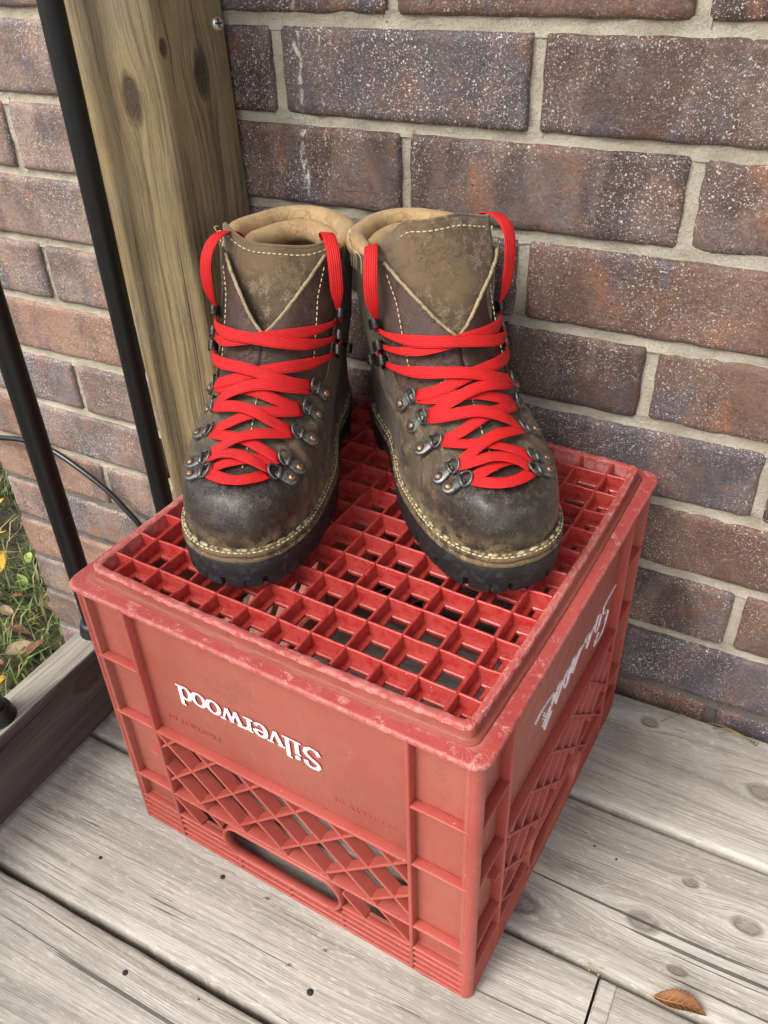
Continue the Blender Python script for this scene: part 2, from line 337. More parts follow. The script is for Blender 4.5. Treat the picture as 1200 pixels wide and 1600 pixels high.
# ------------------------------------------------------------------ mesh helpers
def mk(name, verts, faces, mat, parent=None, smooth=True, uvs=None, auto=None):
    me = bpy.data.meshes.new(name)
    me.from_pydata([tuple(v) for v in verts], [], faces)
    if isinstance(mat, str): mat = M[mat]
    me.materials.append(mat)
    if uvs is not None:
        lay = me.uv_layers.new(name='UVMap')
        for lp in me.loops: lay.data[lp.index].uv = uvs[lp.vertex_index]
    me.update()
    bm = bmesh.new(); bm.from_mesh(me)
    bmesh.ops.recalc_face_normals(bm, faces=bm.faces[:])
    if auto is not None:
        lim = math.radians(auto)
        for e in bm.edges:
            if len(e.link_faces) == 2 and e.calc_face_angle(0.0) > lim: e.smooth = False
    bm.to_mesh(me); bm.free()
    for pl in me.polygons: pl.use_smooth = smooth
    o = bpy.data.objects.new(name, me); scene.collection.objects.link(o)
    if parent is not None: o.parent = parent
    return o

def empty(name, loc=(0, 0, 0), rz=0.0, label=None, cat=None, group=None, kind=None):
    o = bpy.data.objects.new(name, None); scene.collection.objects.link(o)
    o.location = loc; o.rotation_euler = (0, 0, rz); o.empty_display_size = 0.02
    tag(o, label, cat, group, kind); return o

def tag(o, label=None, cat=None, group=None, kind=None):
    for k, v in (('label', label), ('category', cat), ('group', group), ('kind', kind)):
        if v: o[k] = v
    return o

class MB:
    def __init__(s): s.v = []; s.f = []; s.uv = []
    def add(s, vs, fs, uvs=None):
        o = len(s.v); s.v += [Vector(q) for q in vs]; s.f += [tuple(i + o for i in f) for f in fs]
        s.uv += list(uvs) if uvs is not None else [(0, 0)] * len(vs)
    def box(s, a, b, frame=None):
        (x0, y0, z0), (x1, y1, z1) = a, b
        vs = [(x, y, z) for z in (z0, z1) for y in (y0, y1) for x in (x0, x1)]
        if frame: vs = [frame(*q) for q in vs]
        s.add(vs, [(0, 2, 3, 1), (4, 5, 7, 6), (0, 1, 5, 4), (2, 6, 7, 3), (0, 4, 6, 2), (1, 3, 7, 5)])
    def tube(s, pts, rad, n=8, closed=False, caps=True):
        pts = [Vector(q) for q in pts]; m = len(pts)
        if not hasattr(rad, '__len__'): rad = [rad] * m
        vs = []; prev = None
        for i, q in enumerate(pts):
            a = pts[(i - 1) % m] if (closed or i > 0) else q; b = pts[(i + 1) % m] if (closed or i < m - 1) else q
            t = (b - a).normalized()
            if prev is None:
                ref = Vector((0, 0, 1)) if abs(t.z) < 0.9 else Vector((1, 0, 0))
                e = t.cross(ref).normalized()
            else:
                e = (prev - t * prev.dot(t)).normalized()
            prev = e; w = t.cross(e)
            for k in range(n):
                an = 2 * PI * k / n; vs.append(q + (e * math.cos(an) + w * math.sin(an)) * rad[i])
        fs = []
        for i in range(m if closed else m - 1):
            for k in range(n):
                j = (i + 1) % m
                fs.append((i * n + k, i * n + (k + 1) % n, j * n + (k + 1) % n, j * n + k))
        if caps and not closed:
            fs.append(tuple(range(n))); fs.append(tuple((m - 1) * n + k for k in range(n)))
        s.add(vs, fs)
    def ribbon(s, pts, nrms, wid, th):
        pts = [Vector(q) for q in pts]; m = len(pts); vs = []; uv = []; L = 0.0
        prof = [(-1, -.15), (-.93, .8), (-.5, 1), (0, 1), (.5, 1), (.93, .8), (1, -.15), (.9, -1), (0, -1), (-.9, -1)]
        n = len(prof)
        for i, q in enumerate(pts):
            t = (pts[min(i + 1, m - 1)] - pts[max(i - 1, 0)]).normalized()
            nn = Vector(nrms[i]); e = t.cross(nn).normalized(); nn = e.cross(t).normalized()
            if i: L += (q - pts[i - 1]).length
            w = wid[i] if hasattr(wid, '__len__') else wid
            for (a, b) in prof:
                vs.append(q + e * (a * w / 2) + nn * (b * th / 2)); uv.append((L, a * 0.0048 + 0.1))
        fs = []
        for i in range(m - 1):
            for k in range(n): fs.append((i * n + k, i * n + (k + 1) % n, (i + 1) * n + (k + 1) % n, (i + 1) * n + k))
        fs.append(tuple(range(n))); fs.append(tuple((m - 1) * n + k for k in range(n)))
        s.add(vs, fs, uv)
    def grid(s, P, wrap=False):
        nr = len(P); nc = len(P[0]); vs = [q for row in P for q in row]; fs = []
        for i in range(nr - 1):
            for k in range(nc if wrap else nc - 1):
                k2 = (k + 1) % nc
                fs.append((i * nc + k, i * nc + k2, (i + 1) * nc + k2, (i + 1) * nc + k))
        s.add(vs, fs)
    def build(s, name, mat, parent=None, smooth=True, uv=False, auto=None):
        return mk(name, s.v, s.f, mat, parent, smooth, s.uv if uv else None, auto)

def solid_box(name, a, b, mat, parent, bev=0.001, seg=2, frame=None):
    bm = bmesh.new()
    (x0, y0, z0), (x1, y1, z1) = a, b
    vs = [bm.verts.new((x, y, z)) for z in (z0, z1) for y in (y0, y1) for x in (x0, x1)]
    for f in [(0, 2, 3, 1), (4, 5, 7, 6), (0, 1, 5, 4), (2, 6, 7, 3), (0, 4, 6, 2), (1, 3, 7, 5)]: bm.faces.new([vs[i] for i in f])
    bev = min(bev, 0.45 * min(x1 - x0, y1 - y0, z1 - z0))
    if bev > 0: bmesh.ops.bevel(bm, geom=bm.edges[:], offset=bev, segments=seg, affect='EDGES', profile=0.5)
    if frame:
        for v in bm.verts: v.co = Vector(frame(*v.co))
    bmesh.ops.recalc_face_normals(bm, faces=bm.faces[:])
    me = bpy.data.meshes.new(name); bm.to_mesh(me); bm.free()
    me.materials.append(M[mat])
    for pl in me.polygons: pl.use_smooth = seg > 1
    o = bpy.data.objects.new(name, me); scene.collection.objects.link(o)
    if parent is not None: o.parent = parent
    return o

def nz(x, y, z, sc=1.0): return mnoise.noise(Vector((x * sc, y * sc, z * sc)))
def sm(x, a, b):
    t = max(0.0, min(1.0, (x - a) / (b - a))); return t * t * (3 - 2 * t)
def cat(pts, n):            # Catmull-Rom through points, n samples, uniform in chord length
    P = [Vector(q) for q in pts]; P = [P[0] * 2 - P[1]] + P + [P[-1] * 2 - P[-2]]
    out = []
    for i in range(1, len(P) - 2):
        for k in range(24):
            t = k / 24; a, b, c, d = P[i - 1:i + 3]
            out.append(0.5 * ((2 * b) + (c - a) * t + (2 * a - 5 * b + 4 * c - d) * t * t + (3 * b - a - 3 * c + d) * t ** 3))
    out.append(P[-2]); ds = [0.0]
    for i in range(1, len(out)): ds.append(ds[-1] + (out[i] - out[i - 1]).length)
    res = []; j = 0
    for i in range(n):
        s = ds[-1] * i / (n - 1)
        while j < len(ds) - 2 and ds[j + 1] < s: j += 1
        f = (s - ds[j]) / max(1e-9, ds[j + 1] - ds[j]); res.append(out[j].lerp(out[j + 1], min(1, max(0, f))))
    return res

# ================================================================== SETTING
GZ = -0.36
gr_v = []; NX = 60
mb = MB()
rows = []
def gy(t): return math.copysign(abs(t) ** 3, t) * 200
for i in range(NX + 1):
    row = []
    for j in range(NX + 1):
        x = gy(2 * i / NX - 1) - 0.6; y = gy(2 * j / NX - 1) + 0.2
        row.append((x, y, GZ + 0.006 * nz(x, y, 0, 6.0)))
    rows.append(row)
mb.grid(rows); ground = mb.build('ground', 'soil'); tag(ground, kind='structure')

# ---- brick wall of the house: bricks are parts, mortar one part
COURSE, BL, Z0L = 0.07152, 0.2199, 0.5903
wall = empty('brick_wall', (0, 0.05, GZ), 0, 'dark purple-brown speckled brick house wall behind the crate and wooden post', 'wall')
WOFF = Vector((0, 0.05, GZ))
XL, XR = -0.313, 1.42
over = {(0, 4): 0.4392, (1, 3): 0.3347, (1, 5): 0.5574, (2, 4): 0.4371, (4, 6): 0.6527, (-1, 3): 0.3253, (-1, 5): 0.5443}
bedj, headj = [], []
rb = random.Random(3)
for n in range(-7, 13):
    ztop = Z0L - n * COURSE; zbot = ztop - COURSE
    jg = 0.0088 + rb.uniform(-0.0008, 0.0012)
    z1 = ztop - 0.0044; z0 = zbot + 0.0044 + rb.uniform(-0.0006, 0.0006)
    bedj.append(zbot)
    js = [XL]
    k2 = -4 if n % 2 == 0 else -5
    while True:
        x = over.get((n, k2), k2 * BL / 2 + rb.uniform(-0.0015, 0.0015))
        k2 += 2
        if x < XL + 0.06: continue
        if x > XR: break
        js.append(x)
    js.append(XR + 0.1)
    for i in range(len(js) - 1):
        xa, xb = js[i] + (0.0048 if i else 0), js[i + 1] - 0.0048
        if i < len(js) - 2: headj.append((js[i + 1], zbot, ztop))
        sd = rb.uniform(0, 1000); cx, cz = (xa + xb) / 2, (z0 + z1) / 2
        w, h = (xb - xa), (z1 - z0)
        NXb, NZb = max(10, int(w / 0.006)), 12
        creases = [(rb.uniform(-.42, .42) * w, rb.uniform(-.35, .35) * h, rb.uniform(-0.5, 0.5), rb.uniform(.008, .028), rb.uniform(.0014, .0032), rb.uniform(-.0022, .0022)) for _ in range(rb.randint(2, 5))]
        prot = rb.uniform(-0.0012, 0.0012)
        tilt = rb.uniform(-0.003, 0.003)
        P = []
        def tq(i, N):      # denser rows near the arrises
            t = i / N; return 0.5 - 0.5 * math.cos(PI * (0.12 + 0.76 * t)) / math.cos(PI * 0.12)
        for jz in range(NZb + 1):
            row = []
            for ix in range(NXb + 1):
                tx, tz = tq(ix, NXb), tq(jz, NZb)
                x = -w / 2 + w * tx; z = -h / 2 + h * tz
                ex = min(x + w / 2, w / 2 - x); ez = min(z + h / 2, h / 2 - z)
                rr = 0.0028
                y = prot + tilt * (x / w)
                y += (max(0, rr - ex) ** 2 + max(0, rr - ez) ** 2) / rr * 1.0
                y += 0.0011 * nz(x + sd, z, 0, 28) + 0.0006 * nz(x + sd, z, 5, 110)
                for (qx, qz, qa, ql, qw, qh) in creases:
                    ddx, ddz = x - qx, z - qz
                    u_ = ddx * math.cos(qa) + ddz * math.sin(qa); v_ = -ddx * math.sin(qa) + ddz * math.cos(qa)
                    y += qh * math.exp(-(u_ / ql) ** 2 - (v_ / qw) ** 2)
                jx = 0.0009 * nz(z + sd, 3, 1, 60) * (1 if ex < 0.004 else 0); jzv = 0.0011 * nz(x + sd, 7, 2, 45) * (1 if ez < 0.004 else 0)
                row.append(Vector((x + jx, y, z + jzv)))
            P.append(row)
        m_ = MB(); m_.grid(P)
        nr, nc = NZb + 1, NXb + 1
        loop = [k for k in range(nc)] + [r_ * nc + nc - 1 for r_ in range(1, nr)] + [(nr - 1) * nc + k for k in range(nc - 2, -1, -1)] + [r_ * nc for r_ in range(nr - 2, 0, -1)]
        base = len(m_.v)
        for k in loop: m_.v.append(Vector((m_.v[k].x, 0.085, m_.v[k].z))); m_.uv.append((0, 0))
        L_ = len(loop)
        for a in range(L_): m_.f.append((loop[a], loop[(a + 1) % L_], base + (a + 1) % L_, base + a))
        o = m_.build('brick', 'lit_brick' if cx < 0.04 else 'brick', wall); o.location = Vector((cx, 0, cz)) - WOFF
mo = MB()
def mstrip(p0, p1, half, axis, seed, deep):
    n = max(6, int((Vector(p1) - Vector(p0)).length / 0.006)); P = []
    for i in range(n + 1):
        c = Vector(p0).lerp(Vector(p1), i / n); row = []
        for k in range(7):
            s_ = -1 + k / 3.0
            d = deep + 0.0022 * (1 - s_ * s_) * 0.6 + 0.0016 * nz(c.x + seed, s_ * 0.01 + c.z, seed, 70) + 0.0010 * nz(c.x, c.z + s_ * 0.02, seed + 9, 240)
            if axis == 'x': row.append((c.x, d, c.z + s_ * half))
            else: row.append((c.x + s_ * half, d, c.z))
        P.append(row)
    mo.grid(P)
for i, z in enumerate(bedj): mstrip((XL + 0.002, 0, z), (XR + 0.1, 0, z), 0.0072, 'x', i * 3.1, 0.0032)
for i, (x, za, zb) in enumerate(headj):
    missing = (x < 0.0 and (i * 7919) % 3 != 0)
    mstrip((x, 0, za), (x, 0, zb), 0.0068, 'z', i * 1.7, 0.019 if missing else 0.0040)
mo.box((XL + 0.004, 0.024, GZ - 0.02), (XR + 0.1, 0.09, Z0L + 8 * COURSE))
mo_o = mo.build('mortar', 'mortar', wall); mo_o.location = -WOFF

# ---- deck: planks are pieces of the setting
deck = empty('deck', (0.6, -0.4, -0.04)); tag(deck, kind='structure')
def plank(x0, x1, y0, y1, seed, dz=0.0, notch=None):
    nxp = max(8, int((x1 - x0) / 0.02)); prof = []
    w = y1 - y0; b = 0.0045
    cs = [(0, -0.036), (0, -b), (b * 0.12, -b * 0.5), (b * 0.4, -b * 0.16), (b, 0)] + [(w * t, 0.0) for t in (0.15, 0.32, 0.5, 0.68, 0.85)] + [(w - b, 0), (w - b * 0.4, -b * 0.16), (w - b * 0.12, -b * 0.5), (w, -b), (w, -0.036)]
    P = []
    for i in range(nxp + 1):
        x = x0 + (x1 - x0) * i / nxp; row = []
        for (yy, zz) in cs:
            e = min(yy, w - yy)
            jy = 0.0012 * nz(x, seed, 1, 22) + 0.0007 * nz(x, seed, 4, 90)
            z = zz + dz + (0.0007 * nz(x, yy + seed, 2, 9) + 0.0006 * ((yy / w - .5) ** 2) * 4) * (1 if zz > -0.03 else 0)
            if notch and zz > -0.03 and yy > w * 0.8: z -= notch[1] * math.exp(-((x - notch[0]) / notch[2]) ** 2) * sm(yy, w * 0.86, w)
            row.append((x, y0 + yy + (jy if e < 0.01 and zz <= 0 else 0), z))
        P.append(row)
    m_ = MB(); m_.grid(P)
    nc = len(cs); m_.f.append(tuple(range(nc))); m_.f.append(tuple(nxp * nc + k for k in range(nc)))
    for r_ in range(nxp): m_.f.append((r_ * nc, (r_ + 1) * nc, (r_ + 1) * nc + nc - 1, r_ * nc + nc - 1))
    o = m_.build('plank', 'deck_wood', deck, auto=50); o.location = -Vector((0.6, -0.4, -0.04))
    return o
P1 = plank(0.084, 1.5, -0.1425, -0.007, 1.0)
P2 = plank(0.082, 1.5, -0.2855, -0.1475, 2.0, -0.0012)
P3 = plank(0.083, 0.6335, -0.4275, -0.2905, 3.0, 0.0008)
P3b = plank(0.6355, 1.5, -0.4278, -0.2908, 4.0, -0.0010)
P4 = plank(0.081, 1.5, -0.5705, -0.4335, 5.0, 0.0004)
for i in range(5): plank(0.082, 1.5, -0.5705 - 0.1425 * (i + 1), -0.4335 - 0.1425 * (i + 1), 6.0 + i)
def nail(x, y, z, par, r=0.0028):
    m_ = MB(); ring = []
    for rr, zz in ((0.0, 0.0006), (r * 0.7, 0.0006), (r, 0.0001), (r, -0.004)):
        ring.append([(x + rr * math.cos(2 * PI * k / 10) * (1 + .15 * math.sin(3 * k)), y + rr * math.sin(2 * PI * k / 10), z + zz) for k in range(10)])
    m_.grid(ring, True); o = m_.build('nail_head', 'nail_iron', par)
for (x, y, par, z, r) in ((0.31, -0.452, P4, 0.0004, 0.0032), (0.445, -0.400, P3, 0.0008, 0.0028), (0.33, -0.354, P3, 0.0008, 0.0022), (0.224, -0.387, P3, 0.0008, 0.0016),
                       (0.373, -0.442, P4, 0.0004, 0.0012), (0.62, -0.19, P2, -0.0012, 0.0011), (0.60, -0.186, P2, -0.0012, 0.0010)): nail(x, y, z, par, r)
# end-grain splinter strip at the butt joint
strip = solid_box('splinter_strip', (0.6365, -0.372, -0.0015), (0.648, -0.2925, 0.0012), 'deck_wood', P3b, 0.001)

# ---- wooden post, screw
post = empty('wooden_post', (0.145, -0.046, 0), 0, 'weathered yellowish square timber post with two dark knots standing against the brick wall', 'post')
post.rotation_euler = (0, math.radians(-1.2), 0)
bm = bmesh.new()
hw = 0.0447
nzp = 90
sect = []
rc = 0.006
for (sxn, syn, a0) in ((1, 1, 0), (-1, 1, 90), (-1, -1, 180), (1, -1, 270)):
    for k in range(4):
        a = math.radians(a0 + 30 * k); sect.append((sxn * (hw - rc) + rc * math.cos(a), syn * (hw - rc) + rc * math.sin(a)))
def dense(sec):
    out = []
    for i, a in enumerate(sec):
        b = sec[(i + 1) % len(sec)]; out.append(a)
        if math.dist(a, b) > 0.03:
            for t in (1/6, 2/6, 3/6, 4/6, 5/6): out.append((a[0] + (b[0] - a[0]) * t, a[1] + (b[1] - a[1]) * t))
    return out
sect = dense(sect)
rows = []
for i in range(nzp + 1):
    z = -0.02 + 2.32 * i / nzp
    rows.append([(a * (1 + 0.012 * nz(z, a * 9 + b * 7, 3, 14)), b * (1 + 0.012 * nz(z, a * 9, 8, 14)), z) for a, b in sect])
m_ = MB(); m_.grid(rows, True); m_.f.append(tuple(range(len(sect)))); m_.f.append(tuple(nzp * len(sect) + k for k in range(len(sect))))
m_.build('timber', 'post_wood', post)
# screw head on the right-hand face
sc = empty('wood_screw', (0.1905, -0.0300, 0.590), 0, 'small pale zinc cross-head screw driven into the timber post', 'screw')
sc.rotation_euler = Vector((0.80, -0.55, 0.25)).to_track_quat('Z', 'Y').to_euler(); sc.scale = (1.25, 1.25, 1.25)
m_ = MB(); ring = []
for rr, zz in ((0.0, 0.0022), (0.0016, 0.0021), (0.0032, 0.0014), (0.0041, 0.0004), (0.0042, -0.0012), (0.002, -0.004)):
    ring.append([(rr * math.cos(2 * PI * k / 20), rr * math.sin(2 * PI * k / 20), zz) for k in range(20)])
m_.grid(ring, True); m_.build('head', 'zinc', sc)
m_ = MB(); m_.box((-0.0022, -0.00055, 0.0018), (0.0022, 0.00055, 0.00245)); m_.box((-0.00055, -0.0022, 0.0018), (0.00055, 0.0022, 0.0025))
m_.build('cross_slot', 'nail_iron', sc, False)

# ---- railing: bottom rail, top rail, balusters
rail = empty('railing', (0.109, -0.5, 0.0), 0, 'timber deck railing with round black metal balusters beside the crate', 'railing')
def railbar(name, x0, x1, y0, y1, z0, z1, topmat, sidemat):
    o = solid_box(name, (x0 - 0.109, y0 + 0.5, z0), (x1 - 0.109, y1 + 0.5, z1), topmat, rail, 0.003, 3)
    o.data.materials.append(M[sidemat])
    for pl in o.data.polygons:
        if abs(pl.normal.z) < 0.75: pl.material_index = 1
    return o
railbar('bottom_rail', 0.0925, 0.1275, -1.2, -0.0915, 0.008, 0.0945, 'rail_wood', 'stained_wood')
railbar('top_rail', 0.0905, 0.1295, -1.2, -0.0915, 0.95, 0.99, 'rail_wood', 'stained_wood')
for i in range(9):
    y = -0.1155 - 0.1222 * i
    m_ = MB(); m_.tube([(0, 0, 0.0945), (0, 0, 0.3), (0, 0, 0.6), (0, 0, 0.952)], 0.0097, 28)
    b_ = m_.build('baluster', 'black_paint', rail, auto=40); b_.location = (-0.0005, y + 0.5, 0)
    m_ = MB(); ring = []
    for rr, zz in ((0.0098, 0.108), (0.0125, 0.1075), (0.0138, 0.104), (0.0142, 0.0985), (0.0155, 0.0965), (0.0158, 0.0945)):
        ring.append([(rr * math.cos(2 * PI * k / 28), rr * math.sin(2 * PI * k / 28), zz) for k in range(28)])
    m_.grid(ring, True); f_ = m_.build('ferrule', 'black_paint', b_)

# ---- cable hanging against the wall
cpts = [(-0.6, -0.02, -0.34), (-0.52, -0.015, -0.2), (-0.44, -0.014, -0.02), (-0.3557, -0.014, 0.0764), (-0.2721, -0.013, 0.0951), (-0.2213, -0.013, 0.1029), (-0.1765, -0.013, 0.0997),
        (-0.1272, -0.014, 0.0807), (-0.09, -0.014, 0.0596), (-0.064, -0.015, 0.0372), (-0.0507, -0.015, 0.0229), (-0.02, -0.016, -0.03), (0.0, -0.018, -0.12), (0.0, -0.02, -0.24), (-0.02, -0.03, -0.352)]
m_ = MB(); m_.tube(cat(cpts, 90), 0.0036, 12)
o = m_.build('black_cable', 'cable_rubber'); tag(o, 'shiny black cable arching in front of the brick wall behind the balusters', 'cable')

# ---- unseen canopy added above the frame to dim the wall right of post
roof = empty('shade_canopy', (1.0, -0.75, 2.3), 0, 'flat timber porch roof carried by the post above the deck', 'roof')
solid_box('shade_board', (-1.0, -0.55, 0.0), (2.5, 0.74, 0.05), 'rail_wood', roof, 0.004)
solid_box('shade_fascia', (-1.04, -0.55, -0.1), (-1.003, 0.74, 0.06), 'rail_wood', roof, 0.004)

# ================================================================== MILK CRATE
W, D, H = 0.3263, 0.3310, 0.2744
CA = -0.054618
crate = empty('milk_crate', (0, 0, 0), CA, 'upside-down faded red plastic milk crate lettered Silverwood under the boots', 'crate')
cc, cs_ = math.cos(CA), math.sin(CA)
crate.location = (0.55463 + (-W / 2) * cc - (D / 2) * cs_, -0.35347 + (-W / 2) * cs_ + (D / 2) * cc, 0.0012)
# face frames: (s from left edge seen from outside, depth inward, z)
def FR(side):
    if side == 0: return W, (lambda s, d, z: (-W / 2 + s, -D / 2 + d, z))
    if side == 1: return D, (lambda s, d, z: (W / 2 - d, -D / 2 + s, z))
    if side == 2: return W, (lambda s, d, z: (W / 2 - s, D / 2 - d, z))
    return D, (lambda s, d, z: (-W / 2 + d, D / 2 - s, z))
PD = 0.0075                     # recess of the panels behind the rib faces
CR = 0.049
panels = []
rg = random.Random(11)
for side in range(4):
    wd, fr = FR(side)
    fr2 = lambda s, d, z, fr=fr: fr(s, d, z)
    pan = solid_box('upper_panel', (CR + .0012, PD, 0.1425), (wd - CR - .0012, PD + 0.003, 0.2704), 'faded_plastic', crate, 0.0004, 2, fr2); panels.append(pan)
    for (a, b) in ((0.0016, CR - .0012), (wd - CR + .0012, wd - 0.0016)):
        solid_box('corner_panel', (a, PD + 0.0004, 0.012), (b, PD + 0.0032, 0.2706), 'faded_plastic', crate, 0.0003, 2, fr2)
        for z in (0.2045, 0.1415, 0.0625):
            ia, ib = (0.0042, b) if a < 0.02 else (a, wd - 0.0042)
            solid_box('corner_rib', (ia, 0.0006, z - 0.0013), (ib, PD + 0.0006, z + 0.0013), 'rail_plastic', crate, 0.0008, 2, fr2)
    for s_ in (CR, wd - CR):
        solid_box('vertical_rib', (s_ - 0.0016, 0.0, 0.001), (s_ + 0.0016, 0.0125, 0.2708), 'rail_plastic', crate, 0.0010, 2, fr2)
    solid_box('panel_ledge', (CR + 0.001, 0.0004, 0.1395), (wd - CR - 0.001, 0.0122, 0.1423), 'rail_plastic', crate, 0.0008, 2, fr2)
    solid_box('lower_ledge', (CR + 0.001, 0.0004, 0.0605), (wd - CR - 0.001, 0.0122, 0.0630), 'rail_plastic', crate, 0.0008, 2, fr2)
    # bottom band of five ridges on a backing
    hL, hR = wd / 2 - 0.0605, wd / 2 + 0.0505
    for (a, b, zt) in ((0.0055, hL, 0.0335), (hL, hR, 0.0192), (hR, wd - 0.0055, 0.0335)):
        solid_box('bottom_band', (a, 0.0052, 0.0006), (b, 0.0085, zt), 'faded_plastic', crate, 0.0002, 1, fr2)
    for z in (0.0325, 0.0250, 0.0170, 0.0090, 0.0016):
        for (a, b) in (((0.0045, hL - 0.001), (hR + 0.001, wd - 0.0045)) if z > 0.02 else ((0.0045, wd - 0.0045),)):
            solid_box('bottom_ridge', (a, 0.0003, z - 0.0013), (b, 0.0056, z + 0.0013), 'rail_plastic', crate, 0.0009, 2, fr2)
    for s_ in (0.112, wd / 2, wd - 0.112):
        solid_box('ridge_tie', (s_ - 0.0013, 0.0008, 0.001), (s_ + 0.0013, 0.0056, 0.0190), 'rail_plastic', crate, 0.0005, 2, fr2)
    # handle slot: stadium collar
    hx0, hx1, hz0, hz1 = wd / 2 - 0.0635, wd / 2 + 0.0535, 0.0195, 0.0600
    hr = 0.0165; cen = [(hx0 + hr, (hz0 + hz1) / 2), (hx1 - hr, (hz0 + hz1) / 2)]
    def stad(ins):
        out = []; r_ = hr - ins; hh2 = (hz1 - hz0) / 2 - ins
        for k in range(13):
            a = -PI / 2 + PI * k / 12; out.append((cen[1][0] + r_ * math.cos(a), cen[1][1] + hh2 * math.sin(a)))
        for k in range(13):
            a = PI / 2 + PI * k / 12; out.append((cen[0][0] + r_ * math.cos(a), cen[0][1] + hh2 * math.sin(a)))
        return out
    m_ = MB(); prof = [(0.0, 0.006), (0.0, 0.0002), (0.0008, -0.0010), (0.0020, -0.0010), (0.0028, 0.0002), (0.0032, 0.0072), (0.0, 0.0072)]
    m_.grid([[fr(a, d, z) for a, z in stad(ins)] for ins, d in prof], True); m_.build('handle_collar', 'rail_plastic', crate)
    # diagonal lattice
    def clip(a, b, x0, x1, z0, z1):
        t0, t1 = 0.0, 1.0; dx_, dz_ = b[0] - a[0], b[1] - a[1]
        for pq in ((-dx_, a[0] - x0), (dx_, x1 - a[0]), (-dz_, a[1] - z0), (dz_, z1 - a[1])):
            if abs(pq[0]) < 1e-9:
                if pq[1] < 0: return None
                continue
            t = pq[1] / pq[0]
            if pq[0] < 0: t0 = max(t0, t)
            else: t1 = min(t1, t)
        if t1 - t0 < 0.02 / 0.3: pass
        if t0 >= t1: return None
        return (a[0] + dx_ * t0, a[1] + dz_ * t0), (a[0] + dx_ * t1, a[1] + dz_ * t1)
    def slat(a, b, d0, d1, th):
        va = Vector((b[0] - a[0], b[1] - a[1])); ln = va.length
        if ln < 0.008: return
        va /= ln; pn = Vector((-va[1], va[0]))
        f3 = lambda t, d, q: fr(a[0] + va[0] * t + pn[0] * q, d, a[1] + va[1] * t + pn[1] * q)
        solid_box('lattice_bar', (-0.0005, d0, -th / 2), (ln + 0.0005, d1, th / 2), 'rail_plastic', crate, 0.0006, 1, f3)
    x0, x1 = CR + 0.0012, wd - CR - 0.0012
    off = wd - 0.3263
    for k in range(-3, 14):
        c1 = -0.397 + 0.3263 + 0.0412 * k + off / 2
        for zr in ((0.0628, 0.140),):
            q = clip((c1 - 0.1, -0.1), (c1 + 0.4, 0.4), x0, x1, zr[0], zr[1])
            if q: slat(q[0], q[1], 0.0012, 0.0105, 0.0024)
        c2 = -0.178 + 0.3263 + 0.0406 * k + off / 2
        q = clip((c2 + 0.1, -0.1), (c2 - 0.4, 0.4), x0, x1, 0.0628, 0.140)
        if q: slat(q[0], q[1], 0.0007, 0.0118, 0.0024)
        q = clip((c2 + 0.1, -0.1), (c2 - 0.4, 0.4), x0, hx0 - 0.001, 0.034, 0.0608)
        if q: slat(q[0], q[1], 0.0007, 0.0100, 0.0022)
        q = clip((c2 + 0.1, -0.1), (c2 - 0.4, 0.4), hx1 + 0.001, x1, 0.034, 0.0608)
        if q: slat(q[0], q[1], 0.0007, 0.0100, 0.0022)
    solid_box('mould_nib', (CR - 0.013, 0.001, 0.1075), (CR - 0.0035, PD + 0.001, 0.1090), 'rail_plastic', crate, 0.0003, 1, fr2)
# corner posts, rounded
for (sxn, syn) in ((1, 1), (-1, 1), (-1, -1), (1, -1)):
    m_ = MB(); rows = []
    for z in [0.0008 + 0.2700 * k / 10 for k in range(11)]:
        row = []
        for k in range(9):
            a = PI / 2 * k / 8; row.append((sxn * (W / 2 - 0.007 + 0.0066 * math.cos(a)), syn * (D / 2 - 0.007 + 0.0066 * math.sin(a)), z))
        for k in range(8, -1, -1):
            a = PI / 2 * k / 8; row.append((sxn * (W / 2 - 0.010 + 0.0066 * math.cos(a)), syn * (D / 2 - 0.010 + 0.0066 * math.sin(a)), z))
        rows.append(row)
    m_.grid(rows, True); n_ = 18; m_.f.append(tuple(range(n_))); m_.f.append(tuple(10 * n_ + k for k in range(n_)))
    m_.build('corner_post', 'rail_plastic', crate, auto=50)
